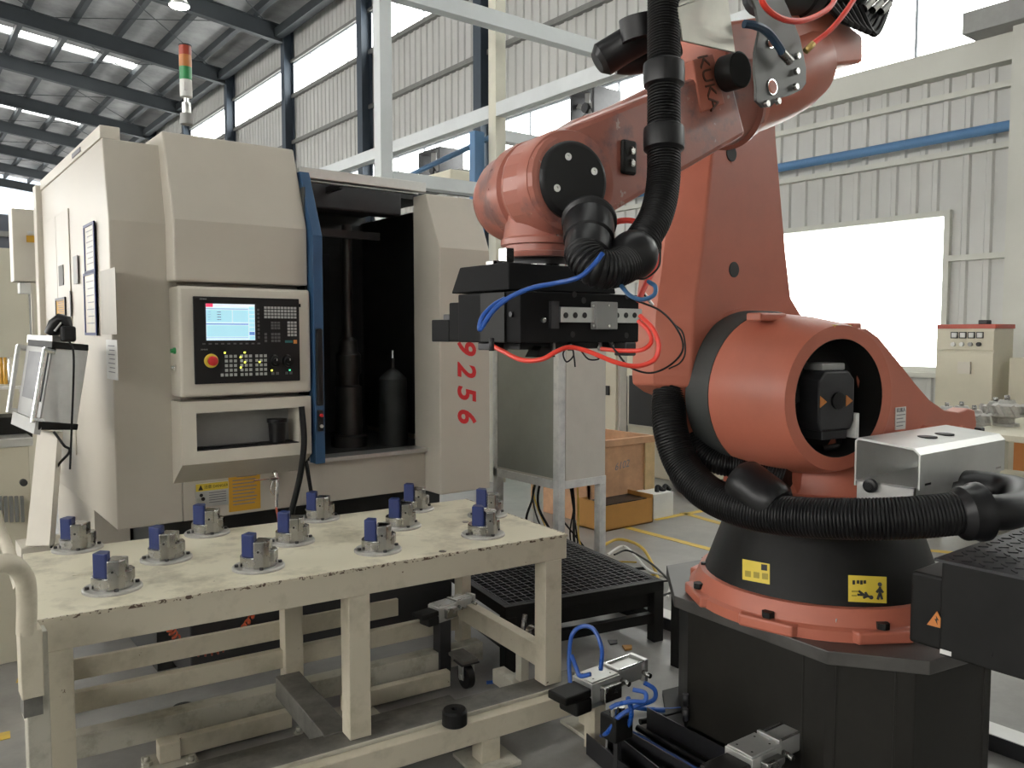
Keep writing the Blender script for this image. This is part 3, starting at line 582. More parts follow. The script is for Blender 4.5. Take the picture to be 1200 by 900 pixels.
for x, y in ((0, 0), (GL-.06, 0), (0, GD-.06), (GL-.06, GD-.06)): gb_('leg', (x, x+.06, y, y+.06, 0, gz-.055))
gb_('stretcher', (.06, GL-.06, .01, .05, .10, .15)); gb_('stretcher', (.01, .05, .06, GD-.06, .10, .15)); gb_('stretcher', (GL-.05, GL-.01, .06, GD-.06, .10, .15)); gb_('side_plate', (.0, GL-.05, .035, .045, gz-.14, gz-.055))

# ================================================================== CONTROL CABINET ON LEGS
cx, cy = 3.21, 3.71; CW, CD_ = .40, .67
cb = thing('control_cabinet', 'grey control cabinet on a metal frame beneath the gripper', 'cabinet', (cx+CW/2, cy+CD_/2, 0))
B('cabinet_body', (cx+.012, cx+CW-.012, cy+.012, cy+CD_-.012, .70, 1.535), PANELL, cb, .003)
B('side_panel', (cx+.004, cx+.012, cy+.05, cy+CD_-.05, .715, 1.52), PANELG, cb, label='grey-green side panel')
B('front_door', (cx+.06, cx+CW-.008, cy+.002, cy+.012, .69, 1.53), PANELL, cb, .002)
for x, y, z1_ in ((cx, cy, 1.54), (cx, cy+CD_-.05, 1.54)): B('frame_post', (x, x+.055, y, y+.05, 0, z1_), FRAMEG, cb, .003)
for x, y in ((cx+CW-.055, cy), (cx+CW-.055, cy+CD_-.05)): B('frame_post', (x, x+.055, y, y+.05, 0, .65), FRAMEG, cb, .003)
B('frame_rail', (cx, cx+.045, cy+.05, cy+CD_-.05, .65, .70), FRAMEG, cb, .003); B('frame_rail', (cx+.055, cx+CW, cy, cy+.045, .65, .70), FRAMEG, cb, .003)
B('frame_rail', (cx, cx+CW, cy+CD_-.045, cy+CD_, .65, .70), FRAMEG, cb); B('top_plate', (cx, cx+CW, cy, cy+CD_, 1.535, 1.545), FRAMEG, cb, .002)
random.seed(3)
for k in range(9):
    x = cx+.10+random.random()*.25; y = cy+.1+random.random()*.45; bm = BM()
    wire(bm, [(x, y, .70), (x+random.uniform(-.06,.06), y+random.uniform(-.1,.1), .48), (x+random.uniform(-.1,.1), y+random.uniform(-.1,.1), .25), (x+random.uniform(.0,.3), y+random.uniform(-.25,.1), .012), (x+.25+random.uniform(.0,.4), y-.3+random.uniform(-.2,.1), .014)], .006 if k % 3 else .009, 6)
    tag(obj('loose_cable', bm, YELP if k in (2, 5) else BLACKR), 'yellow cable hanging under the grey control cabinet' if k in (2, 5) else 'black cable hanging under the grey control cabinet', 'cable', 'yellow cables under the cabinet' if k in (2, 5) else 'black cables under the cabinet')
for k, (pts, m) in enumerate(((((705,640),(725,632),(750,640),(765,662),(775,690)), YELP), (((712,650),(730,640),(745,652),(760,668),(785,680),(782,700)), WHITE), (((720,650),(735,645),(755,655),(772,668),(790,690),(770,700)), BLACKR))):
    bm = BM(); wire(bm, [at(x, y, z=.03+.01*k) for x, y in pts], .011-.002*k, 8); tag(obj('floor_cable', bm, m), ['yellow cable lying behind the grating platform', 'pale cable loop on the floor at the platform corner', 'dark cable bundle on the floor behind the platform'][k], 'cable')

# ================================================================== THINGS BEHIND
def fbox(name, x0, y0, x1, y1, d, depth, m, parent=None, bev=.004, floor=False, label=None):
    "axis aligned box whose camera-side face spans the photo rectangle at forward distance d"
    c = at((x0+x1)/2, (y0+y1)/2, d=d); a, b, lo, hi = front(x0, y0, x1, y1, c.y)
    return B(name, (a, b, c.y, c.y+depth, 0 if floor else lo, hi), m, parent, bev, label=label)
XR = None
def xbox(name, x0, y0, x1, y1, d, depth, m, parent=None, bev=.004, floor=False, label=None):
    "axis aligned box whose room-side face (X constant) spans the photo rectangle at forward distance d"
    c = at((x0+x1)/2, (y0+y1)/2, d=d); c.x = c.x if XR is None else XR[0]+(d-XR[1]); ya = at(x0, y0, X=c.x).y; yb = at(x1, y0, X=c.x).y; hi = at((x0+x1)/2, y0, X=c.x).z; lo = at((x0+x1)/2, y1, X=c.x).z
    return B(name, (c.x, c.x+depth, min(ya, yb), max(ya, yb), 0 if floor else lo, hi), m, parent, bev, label=label)
wc = thing('wooden_crate', 'open plywood crate behind the grey control cabinet', 'crate', at(735, 600, z=0))
c = at(735, 595, d=7.15); a, b, lo, hi = front(690, 514, 765, 600, c.y); D = .75
for nm, q in (('side_board', (a, b, c.y, c.y+.02, .06, hi)), ('side_board', (a, b, c.y+D, c.y+D+.02, .06, hi)), ('side_board', (a, a+.02, c.y, c.y+D, .06, hi)), ('side_board', (b-.02, b, c.y, c.y+D, .06, hi)), ('bottom_board', (a, b, c.y, c.y+D, .0, .06))): B(nm, q, WOOD, wc)
B('batten', (b-.12, b+.002, c.y-.02, c.y, .06, hi-.05), WOODL, wc, .003); B('batten', (a, b, c.y-.022, c.y, hi-.06, hi), WOOD, wc, .003)
obj('pencil_mark', text_bm('6102', .09, axes((a+(b-a)*.50, c.y-.001, hi*.66), (1,.0,.12), (0,0,1)), shear=.2), INKG, wc)
B('steel_part', (a+.15, a+.3, c.y+.2, c.y+.35, .10, hi+.10), SHEET, None, .01).update_tag(); o = bpy.data.objects['steel_part']; tag(o, 'grey metal part sticking out of the wooden crate', 'part')
cbx = thing('cardboard_box', 'open orange-brown cardboard box on the floor before the crate', 'box', at(736, 614, z=0))
c = at(736, 610, d=6.75); a, b, lo, hi = front(706, 586, 765, 614, c.y); D = .30; hi -= .02
for q in ((a, b, c.y, c.y+.008, 0, hi), (a, b, c.y+D, c.y+D+.008, 0, hi+.02), (a, a+.008, c.y, c.y+D, 0, hi+.03), (b-.008, b, c.y, c.y+D, 0, hi+.03), (a, b, c.y, c.y+D, 0, .01)): B('box_wall', q, CARD, cbx)
B('dark_content', (a+.02, b-.02, c.y+.05, c.y+D-.02, .02, hi-.005), BLACKP, cbx)
o = fbox('foam_box', 766, 578, 789, 598, 7.1, .25, WHITE, floor=True); tag(o, 'small white box on the floor right of the crate', 'box')
c = at(777, 577, d=7.2); bm = BM(); 
wire(bm, [c+Vector((-.08,0,.0)), c+Vector((-.04,.03,.05)), c+Vector((.0,0,.02)), c+Vector((.05,.02,.05)), c+Vector((.09,0,.01))], .02); tag(obj('dark_glove', bm, BLACKR), 'crumpled black cloth lying on the small white box', 'cloth')
XR = (at(770, 500, d=9.0).x, 9.0)
bg1 = thing('background_machine', 'cream machine with black window behind the wooden crate', 'machine', at(760, 570, z=0))
xbox('body', 729, 401, 812, 575, 9.0, 1.2, CREAM3, bg1, .01, floor=True); xbox('black_window', 737, 441, 775, 499, 8.93, .06, BLACKP, bg1, .004); xbox('window_frame', 735, 439, 777, 501, 8.97, .06, CREAM2, bg1); xbox('notice', 766, 505, 775, 522, 8.93, .05, WPAP, bg1, 0); xbox('door_gap', 731, 441, 732.5, 575, 8.94, .05, GREY, bg1, 0)
XR = (at(713, 500, d=8.6).x, 8.6)
bg2 = thing('background_cabinet', 'tall cream cabinet left of the machine with the black window', 'cabinet', at(718, 575, z=0))
xbox('body', 700, 403, 727, 578, 8.6, .10, PANELL, bg2, .006, floor=True); xbox('lock', 707, 452, 713, 463, 8.55, .05, BLACKP, bg2, 0); xbox('door', 706, 405, 722, 570, 8.57, .04, CREAM3, bg2); 0
XR = None
bm = BM(); wire(bm, [at(788, 560, z=.05), at(800, 575, z=.05), at(812, 572, z=.05), at(808, 558, z=.05), at(790, 553, z=.05)], .035, 10); tag(obj('flexible_duct', bm, BLACKR), 'black flexible duct loop on the floor behind the robot hoses', 'duct')
# striped post, green machine, far workshop
sp = thing('striped_post', 'black and yellow striped guard post behind the machine', 'post', at(581, 470, d=9.2)*Vector((1,1,0)) if False else (at(581,470,d=9.2).x, at(581,470,d=9.2).y, 0))
c = at(581, 412, d=9.2)
for k in range(12): B('stripe_band', (c.x-.10, c.x+.10, c.y-.05, c.y+.05, k*.155, (k+1)*.155), YELP if k % 2 else BLACKP, sp)
for q, m_, lab, dd in (((600, 385, 626, 460), GREN if False else GRN, 'dark green machine housing seen under the gripper', 11), ((575, 340, 586, 560), BLUEP, None, 14), ((630, 396, 700, 440), CREAM3, 'pale far machine roof seen under the gripper', 13)):
    if lab: tag(fbox('far_machine', *q, dd, .8, m_, floor=True), lab, 'machine')
# electrical cabinet, bench and castings at right
XR = (at(1132, 470, d=9.4).x, 9.4)
ec = thing('electrical_cabinet', 'cream electrical cabinet with red top trim by the side wall', 'cabinet', at(1133, 520, d=9.4)*1.0)
ec.matrix_basis = Matrix.Translation((ec.location.x, ec.location.y, 0))
xbox('body', 1098, 384, 1166, 560, 9.4, .5, CREAM3, ec, .006, floor=True); xbox('top_trim', 1098, 380, 1167, 385, 9.38, .52, REDL, ec, .003); xbox('upper_panel', 1100, 387, 1165, 410, 9.36, .05, CREAM3, ec, .003); xbox('lower_door', 1100, 413, 1164, 556, 9.36, .05, CREAM3, ec, .003); xbox('door_plate', 1122, 424, 1137, 438, 9.33, .03, CREAM2, ec, .002)
for k in range(4):
    g_ = xbox('gauge', 1114+k*10, 389, 1121.5+k*10, 396.5, 9.33, .03, BLACKP, ec, 0); xbox('gauge_face', 1115+k*10, 390, 1120.5+k*10, 395.5, 9.31, .02, WPAP, g_, 0)
    c = at(1117.5+k*10, 403.5, X=XR[0]-.05); bm = BM(); cyl(bm, c, c+Vector((-.03,0,0)), .024, seg=14); obj('knob', bm, (WHITE, WHITE, GREY, BLACKP)[k], ec)
c = at(1160, 377, d=9.5); bm = BM(); box(bm, c.x-.07, c.x+.05, c.y, c.y+.1, c.z-.03, c.z+.02); tag(obj('small_part', bm, DGREY, None, .01), 'small dark part lying on top of the electrical cabinet', 'part')
bn = thing('work_bench', 'pale bench carrying grey castings behind the robot', 'bench', (at(1190,500,z=.82).x, at(1190,500,z=.82).y, 0))
c = at(1146, 507, z=.82); B('bench_top', (c.x, c.x+1.6, c.y-1.2, c.y+.45, .77, .82), CREAM3, bn, .006)
c2 = c
for x, y in ((c.x+.02, c.y-.05), (c.x+.02, c.y-1.18), (c.x+1.5, c.y+.38), (c.x+1.5, c.y-1.18), (c.x+.02, c.y+.38)): B('leg', (x, x+.07, y, y+.07, 0, .77), CREAM3, bn)
B('shelf', (c.x+.09, c.x+1.5, c.y-1.1, c.y+.38, .30, .33), CREAM3, bn)
def casting(p, lab, s=1.0):
    t = thing('machine_casting', lab, 'casting', p, 0, 'grey castings behind the robot')
    bm = BM(); lathe(bm, p, (0,0,1), [(0,.085*s),(.02*s,.085*s),(.022*s,.055*s),(.06*s,.055*s),(.075*s,.10*s),(.15*s,.11*s),(.165*s,.06*s),(.19*s,.05*s)], 20); obj('body', bm, STK, t)
    for k in range(8):
        a = k*math.pi/4; q = p+Vector((math.cos(a)*.11*s, math.sin(a)*.11*s, .115*s)); bm = BM(); box(bm, -.012*s, .016*s, -.012*s, .018*s, -.045*s, .045*s, Matrix.Translation(q) @ Matrix.Rotation(a, 4, 'Z') @ Matrix.Rotation(.5, 4, 'X')); obj('vane', bm, STK, t)
    bm = BM(); lathe(bm, p+Vector((0,0,.06*s)), (0,0,1), [(0,.07*s),(.015*s,.115*s),(.03*s,.115*s),(.035*s,.10*s)], 24); obj('rim', bm, STK, t)
    bm = BM(); cyl(bm, p+Vector((0,0,.19*s)), p+Vector((0,0,.225*s)), .018*s, seg=10); obj('boss', bm, STEEL, t)
for x, y, s, lab in ((1109, 499, .9, 'leftmost grey casting behind the robot fin'), (1126, 502, 1.0, 'second grey casting peeking over the robot fin'), (1141, 508, 1.0, 'third grey casting beside the fin end'), (1166, 496, 1.0, 'smaller looking casting standing at the bench back'), (1179, 499, 1.15, 'largest grey casting on the pale bench')):
    if x < 1145: p = at(x, y, z=.80)
    else: p = at(x, y, z=.82)
    casting(p, lab, s)
c = at(1100, 500, z=.80); bn2 = thing('rear_bench', 'pale bench hidden behind the robot fin', 'bench', (c.x+.1, c.y, 0))
q0, q1 = at(1098, 502, z=.80), at(1144, 506, z=.80)
B('bench_top', (min(q0.x,q1.x)-.2, max(q0.x,q1.x)+.15, min(q0.y,q1.y)-.0+.05, max(q0.y,q1.y)+.15, .76, .80), CREAM3, bn2); B('leg', (q0.x, q0.x+.07, q0.y, q0.y+.07, 0, .76), CREAM3, bn2); B('leg', (q1.x, q1.x+.07, q1.y+.06, q1.y+.13, 0, .76), CREAM3, bn2)
XR = None
o = xbox('far_cabinet', 1183, 420, 1240, 560, 9.0, .6, CREAM3, floor=True); tag(o, 'pale cabinet cut off by the right edge of the photo', 'cabinet')
o = xbox('orange_bin', 1188, 520, 1230, 560, 8.2, .4, AMBER, floor=True); tag(o, 'orange bin behind the pale bench at the right edge', 'bin')
o = fbox('upper_unit', 1040, 360, 1100, 379, 11.4, .2, WALLG) if False else None
c = at(1130, 80, X=WX-.5); B_ = B('window_box', (WX-.6, WX-.1, at(1200, 60, X=WX-.5).y-.6, c.y, 5.5, 5.78), GREY, None, .01); tag(B_, 'grey box sitting on the wall ledge below the upper window', 'box')
# steel gantry frame behind the machine
gf = thing('steel_gantry', 'white square-tube gantry frame standing behind the machine', 'gantry', (3.6, 6.5, 0))
GW = mat('gantry_white', (.62,.65,.66), .5, var=.06, scale=2)
B('post', (3.55, 3.67, 6.5, 6.62, 0, 5.2), GW, gf, .004); B('post', (5.14, 5.27, 6.95, 7.08, 0, 5.8), mat('gantry_cream', (.62,.60,.50), .5, var=.05), gf, .004)
B('beam', (3.67, 7.4, 6.5, 6.62, 4.55, 4.70), GW, gf, .004); B('beam', (3.67, 5.2, 6.5, 6.62, 2.92, 3.04), GW, gf, .004)
B('beam', (5.14, 5.26, 7.08, 12.5, 3.84, 3.98), GW, gf, .004); B('beam', (5.14, 5.26, 3.6, 6.95, 3.84, 3.98), GW, gf, .004)
B('post', (7.28, 7.40, 6.5, 6.62, 0, 4.55), GW, gf, .004); B('post', (5.14, 5.26, 3.6, 3.72, 3.98, 4.1), GW, gf)
B('beam', (5.27, 7.4, 6.95, 7.07, 3.60, 3.72), GW, gf, .004); B('beam', (3.0, 5.14, 10.9, 11.0, 3.3, 3.42), GW, gf, .004); B('post', (3.0, 3.12, 10.9, 11.0, 0, 3.3), GW, gf)
bm = BM(); cyl(bm, at(466, 212, Y=10.5), at(577, 160, Y=7.9), .035, seg=8); cyl(bm, at(415, 216, Y=10.5), at(577, 228, Y=7.9), .025, seg=8); obj('tie_rod', bm, PIPEB, gf)
bm = BM(); B('blue_post', (4.98, 5.10, 7.1, 7.2, 0, 3.7), PIPEB, gf)
# wall fans / junk in the window band
for i, (x0, y0, x1, y1) in enumerate(((496, 178, 521, 222), (665, 108, 712, 146))):
    p = at((x0+x1)/2, (y0+y1)/2, X=WX-.6); s = (y1-y0)/960*p.length*.5; t = thing('exhaust_fan', ['dark exhaust fan in the lower window band left of the gantry post', 'dark exhaust fan in the window band above the robot arm'][i], 'fan', (p.x, p.y, p.z-s))
    bm = BM(); q = .06
    for b_ in ((-s,s,-s,-s+q),(-s,s,s-q,s),(-s,-s+q,-s+q,s-q),(s-q,s,-s+q,s-q)): box(bm, WX-.75, WX-.03, p.y+b_[0], p.y+b_[1], p.z+b_[2], p.z+b_[3])
    obj('housing', bm, DGREY, t)
    for k in range(5):
        a = k*2*math.pi/5; bm = BM(); box(bm, -.02, .02, -.14*s, .14*s, .08, s*.9, Matrix.Translation((WX-.6, p.y, p.z)) @ Matrix.Rotation(a, 4, 'X') @ Matrix.Rotation(.5, 4, 'Z')); obj('blade', bm, GREY, t)
    bm = BM(); cyl(bm, (WX-.68, p.y, p.z), (WX-.5, p.y, p.z), .1, seg=14); obj('hub', bm, DGREY, t)
for i, (x0, y0, x1, y1, d_) in enumerate(((530, 200, 572, 216, 9.6), (560, 222, 578, 240, 9.0))):
    pass
om = thing('overhead_unit', 'pale overhead unit with cables between machine top and gantry post', 'unit', at(550, 215, d=10)); fbox('housing', 528, 201, 577, 214, 10, .6, CREAM3, om, .02); fbox('underside', 524, 214, 577, 222, 10.05, .5, BLACKP, om, .01); fbox('lid', 538, 198, 556, 203, 10.1, .3, GREY, om, .02)

# ================================================================== LEFT BACKGROUND
lm = thing('left_machine', 'cream machine enclosure at the left edge behind the pendant', 'machine', (at(20,500,d=7).x, at(20,500,d=7).y, 0))
fbox('body', -60, 290, 50, 560, 7.0, 1.5, CREAM3, lm, .01, floor=True); fbox('panel_gap', 36, 290, 37.5, 500, 6.97, .05, GREY, lm, 0)
fbox('dark_louver', -30, 250, 14, 290, 7.4, .5, mat('slate', (.12,.13,.16), .5), lm, .01); fbox('louver_stripe', -30, 270, 14, 276, 7.36, .05, GREY, lm, 0)
wb = thing('wall_cabinet', 'cream switch cabinet mounted high at the machine rear post', 'cabinet', at(33, 332, d=5.0))
fbox('body', 15, 245, 51, 330, 4.95, .16, CREAM2, wb, .005); fbox('orange_label', 31, 276, 42, 284, 4.94, .006, OCHRE, wb, 0); fbox('label_text', 32, 271, 42, 274, 4.94, .006, ALU, wb, 0); fbox('vent_slot', 19, 270, 21, 292, 4.94, .006, BLACKP, wb, 0); fbox('bottom_box', 23, 331, 37, 344, 4.97, .1, WHITE, wb); fbox('conduit', 37, 331, 40, 400, 5.0, .02, CREAM2, wb, 0)
bn3 = thing('side_counter', 'dark-topped cream counter with vent slats at the left edge', 'counter', at(10, 640, d=3.9))
bn3.matrix_basis = Matrix.Translation((bn3.location.x, bn3.location.y, 0))
fbox('cabinet', -60, 526, 37, 700, 3.9, .5, CREAM3, bn3, .004, floor=True); fbox('steel_edge', -60, 516, 39, 526, 3.88, .5, ALU, bn3, .003); fbox('dark_top', -60, 490, 38, 516, 4.05, .45, BLACKM, bn3, .004)
for k in range(7): fbox('vent_slat', -14+k*6.4, 582, -10+k*6.4, 612, 3.885, .02, GIRT, bn3, 0)
c = at(27, 565, d=3.87); bm = BM(); cyl(bm, c, c+Vector((0,-.03,0)), .016, seg=14); obj('knob', bm, DGREY, bn3)
ms = thing('amber_jar_rack', 'amber glass parts on the counter at the left edge', 'parts', at(10, 452, d=4.3)); AMG = mat('amber_glass', (.62,.34,.05), .15)
for k in range(3):
    c = at(2+k*5, 450, d=4.3); bm = BM(); lathe(bm, c, (0,0,1), [(0,.012),(.10,.012),(.11,.008),(.14,.008)], 14); obj('amber_tube', bm, AMG if k < 2 else CHROME, ms)
c = at(8, 453, d=4.32); box_ = B('rack_base', (c.x-.08, c.x+.10, c.y-.04, c.y+.04, c.z-.03, c.z), WHITE, ms); c = at(12, 480, d=4.3); B('rack_post', (c.x-.08, c.x+.04, c.y-.02, c.y+.08, at(10,490,d=4.3).z, at(10,456,d=4.3).z), CREAM3, ms)
# pendant terminal
pt = thing('pendant_terminal', 'tilted grey operator terminal on a cream post left of the machine', 'terminal', (at(50,600,d=3.1).x, at(50,600,d=3.1).y, 0))
def quad3(TLp, TRp, BLp, BRp, thick): # slab with outward face given by four points and thickness vector
    a, b, c, d = [Vector(v) for v in (BLp, BRp, TLp, TRp)]; t = Vector(thick); return [a, b, a+t, b+t, c, d, c+t, d+t]
Atl, Atr, Abl, Abr = at(33, 404, d=3.42), at(62, 407, d=3.18), at(20, 492, d=3.34), at(46, 503, d=3.10)
dv = at(104, 409, d=3.34)-at(62, 407, d=3.18); 
bm = BM(); hexa(bm, quad3(Atl, Atr, Abl, Abr, dv)); obj('housing', bm, ALU, pt, .004)
nr = (Atr-Atl).cross(Abl-Atl).normalized(); nr = nr if nr.dot(CAM-Atl) > 0 else -nr
def on_face(u, v, o=0): return (Atl.lerp(Atr, u)).lerp(Abl.lerp(Abr, u), v) + nr*o
def face_slab(u0, v0, u1, v1, name, m, t=.006, par=None): bm = BM(); hexa(bm, quad3(on_face(u0,v0,t), on_face(u1,v0,t), on_face(u0,v1,t), on_face(u1,v1,t), -nr*(t+.002))); return obj(name, bm, m, par or pt)
face_slab(.0, .0, 1.0, 1.0, 'bezel', GREY, .004); face_slab(.16, .08, .93, .68, 'screen', DOCG, .008); face_slab(.0, .90, 1.05, 1.06, 'bottom_ledge', mat('ledge_grey', (.40,.40,.38), .5), .02)
for u in (-.12, 1.0): 
    bm = BM(); cyl(bm, on_face(u, .03, .025), on_face(u, .93, .025), .010, seg=12); cyl(bm, on_face(u, .05, .03), on_face(u, .05, -.01), .012, seg=8); cyl(bm, on_face(u, .9, .03), on_face(u, .9, -.01), .012, seg=8); obj('grab_handle', bm, CHROME if u > 0 else ALU, pt)
def lid(x0, y0, x1, y1, x2, y2, x3, y3, ds_, name, m, th):
    a = [at(x0,y0,d=ds_[0]), at(x1,y1,d=ds_[1]), at(x3,y3,d=ds_[0]), at(x2,y2,d=ds_[1])]; bm = BM(); t = dv.normalized()*0+Vector((0,0,0))
    k = th; hexa(bm, quad3(a[0], a[1], a[2], a[3], k)); return obj(name, bm, m, pt, .003)
lid(61, 400, 104, 404, 104, 411, 61, 408, (3.16, 3.33), 'dark_top_cap', BLACKM, (Atl-Atr)*.98); lid(32, 392, 61, 393, 61, 404, 31, 402, (3.42, 3.18), 'top_cover', ALU, dv*.5)
lid(46, 494, 92, 497, 91, 504, 45, 504, (3.08, 3.26), 'dark_bottom_cap', BLACKM, (Atl-Atr)*.3)
bm = BM(); pa, pb = at(52, 504, d=3.2), at(66, 506, d=3.25)
hexa(bm, [at(30,640,d=3.3), at(58,640,d=3.2), at(34,640,d=3.42), at(64,640,d=3.34), at(44,504,d=3.3), at(68,506,d=3.2), at(48,504,d=3.42), at(74,506,d=3.34)]); po = obj('support_post', bm, CREAM2, pt, .004)
c0 = at(30,640,d=3.3); B('post_foot', (c0.x-.02, c0.x+.14, c0.y-.04, c0.y+.14, 0, c0.z), CREAM2, pt)
bm = BM(); wire(bm, [at(80, 398, d=3.2), at(86, 412, d=3.19), at(86, 450, d=3.19), at(84, 500, d=3.19), at(82, 550, d=3.19)], .004); obj('cable', bm, BLACKR, pt)
bm = BM(); wire(bm, [at(63, 506, d=3.15), at(75, 522, d=3.15), at(81, 530, d=3.19), at(62, 560, d=3.3), at(60, 642, d=3.3)], .005); obj('cable', bm, BLACKR, pt)
bs = thing('barcode_scanner', 'black scanner head resting on top of the tilted terminal', 'scanner', at(72, 400, d=3.22))
bm = BM(); sweep(bm, [at(60, 392, d=3.22), at(66, 380, d=3.22), at(72, 374, d=3.22), at(78, 375, d=3.22), at(82, 384, d=3.22)], [.030, .034, .030, .024, .014], 16, squash=.8); obj('scanner_head', bm, BLACKP, bs)
c = at(80, 391, d=3.2); bm = BM(); box(bm, c.x-.026, c.x+.026, c.y-.02, c.y+.03, c.z-.032, c.z+.030); obj('scanner_body', bm, BLACKP, bs, .01)
bm = BM(); cyl(bm, at(64, 388, d=3.185), at(72, 378, d=3.185), .004, seg=8); obj('lens_rim', bm, ALU, bs)

# ================================================================== PEDESTAL AND ROBOT
RC = Vector((2.83, 1.74, 0)); ZP = .585
pd_ = thing('robot_pedestal', 'black faceted steel pedestal carrying the orange robot', 'pedestal', RC)
hp4 = [at(790, 698, z=ZP), at(970, 763, z=ZP), at(1090, 775, z=ZP), at(1190, 746, z=ZP)]
oct_ = [(p.x, p.y) for p in hp4]; oct_ += [(2*RC.x-x, 2*RC.y-y) for x, y in oct_]
bm = BM(); prism(bm, oct_, 'Z', ZP-.045, ZP); obj('top_plate', bm, PLATE, pd_, .003)
inn = [(RC.x+(x-RC.x)*.90, RC.y+(y-RC.y)*.90) for x, y in oct_]
bm = BM(); prism(bm, inn, 'Z', 0.02, ZP-.045); pb_ = obj('body', bm, PEDEST, pd_, .004)
bm = BM(); prism(bm, [(RC.x+(x-RC.x)*1.02, RC.y+(y-RC.y)*1.02) for x, y in oct_], 'Z', 0, .02); obj('foot_plate', bm, PEDEST, pd_)
def lerp2(a, b, t): return (a[0]+(b[0]-a[0])*t, a[1]+(b[1]-a[1])*t)
for i, t in ((0, .86), (1, .12), (1, .78), (2, .9)):
    p = lerp2(inn[i], inn[(i+1) % 8], t); bm = BM(); cyl(bm, (p[0], p[1], .03), (p[0], p[1], ZP-.05), .004, seg=8); obj('weld_seam', bm, PEDEST, pd_)
for z in (.10, .16):
    p = inn[0]; bm = BM(); cyl(bm, (p[0]-.02, p[1]-.01, z), (p[0]-.02, p[1]-.01, z+.045), .012, seg=10); obj('hinge', bm, DGREY, pd_)
rb = thing('industrial_robot', 'large orange six-axis robot arm on a black base', 'robot', (RC.x, RC.y, ZP))
CR = lambda z: .428 - (z-.68)*.36     # radius of the black base cone
bm = BM(); lathe(bm, (RC.x, RC.y, ZP), (0,0,1), [(0,.485),(.035,.485),(.045,.468),(.10,.445),(.105,.40)], 48); obj('base_ring', bm, ORANGE, rb)
for k in range(8):
    a = math.radians(12+45*k); M = Matrix.Translation((RC.x, RC.y, ZP)) @ Matrix.Rotation(a, 4, 'Z')
    bm = BM(); prism(bm, [(.40,-.13),(.497,-.095),(.497,.095),(.40,.13)], 'Z', 0, .042, M); lg = obj('base_lug', bm, ORANGE, rb, .008)
    bm = BM(); c = M @ Vector((.47, 0, .045)); cyl(bm, c, c+Vector((0,0,.02)), .022, seg=6); obj('anchor_bolt', bm, BLACKM, lg)
bm = BM(); lathe(bm, (RC.x, RC.y, 0), (0,0,1), [(.67,.433),(.70,CR(.70)),(.96,CR(.96)),(1.0,.30),(1.01,.26)], 56); obj('base_cone', bm, BLACKM, rb)
def on_cone(x, y, off=.002):
    r = (at(x, y, d=1)-CAM); t = 1.5
    while t < 5:
        p = CAM + r*t
        if (p.xy-RC.xy).length < CR(p.z)+off: return p
        t += .0015
    return p
def cone_sheet(x0, y0, x1, y1, sl, m, name, n=6, off=.002, par=None):
    bm = BM(); rows_ = []
    for j in range(3): rows_.append([bm.verts.new(on_cone(x0+(x1-x0)*i/n, y0+(y1-y0)*j/2+sl*i/n, off)) for i in range(n+1)])
    for a_, b_ in zip(rows_, rows_[1:]):
        for i in range(n): bm.faces.new((a_[i], a_[i+1], b_[i+1], b_[i]))
    return obj(name, bm, m, par or rb)
cs1 = cone_sheet(870, 655, 902, 679, 6, YEL, 'warning_sticker'); cs2 = cone_sheet(994, 674, 1039, 705, 2, YEL, 'warning_sticker')
for x in (873, 883, 893): cone_sheet(x, 668+(x-870)*.15, x+7, 675+(x-870)*.15, 1, mat('sticker_dark', (.35,.27,.03), .5), 'pictogram', 3, .004, cs1)
cone_sheet(892, 661, 899, 668, 1, INK, 'pictogram', 3, .004, cs1)
def figure(cx_, cy_, s, fall, par):
    segs = [((0,-1.0),(0,-.1)), ((0,-.1),(-.35,1)), ((0,-.1),(.35,1)), ((0,-.7),(-.5,-.1)), ((0,-.7),(.5,-.1))]; ca, sa = math.cos(fall), math.sin(fall)
    R_ = lambda p: (cx_+(p[0]*ca-p[1]*sa)*s, cy_+(p[0]*sa+p[1]*ca)*s); bm = BM()
    for a_, b_ in segs: cyl(bm, on_cone(*R_(a_), .003), on_cone(*R_(b_), .003), .0042, seg=6)
    h = on_cone(*R_((0, -1.35)), .003); cyl(bm, h, h+(CAM-h).normalized()*.003, .007, seg=10); return obj('pictogram', bm, INK, par)
figure(1031, 695, 7.5, 0, cs2); figure(1012, 697, 7, 1.9, cs2)
for k, x in enumerate((999, 1004, 1008, 1012)): cone_sheet(x, 680, x+3, 685-(k % 2), 0, INK, 'print_letter', 1, .004, cs2)
cone_sheet(998, 692, 1006, 694, 0, mat('sticker_dark', (.35,.27,.03)), 'print_line', 2, .004, cs2); cone_sheet(998, 697, 1004, 699, 0, mat('sticker_dark', (.35,.27,.03)), 'print_line', 2, .004, cs2)
# levelling valve at the left of the base ring
p = at(824, 682, z=ZP+.03); bm = BM(); cyl(bm, p+Vector((0,0,-.03)), p+Vector((0,0,.035)), .020, seg=14); cyl(bm, p+Vector((0,0,.035)), p+Vector((0,0,.05)), .014, seg=12); cyl(bm, p+Vector((0,0,.05)), p+Vector((0,0,.08)), .010, seg=12); obj('base_plug', bm, BLACKP, rb)
A2 = Vector((2.48, 0, 1.37)); A3 = Vector((2.50, 0, 2.52)); A5 = Vector((1.31, 0, 1.957)); YA = 1.62
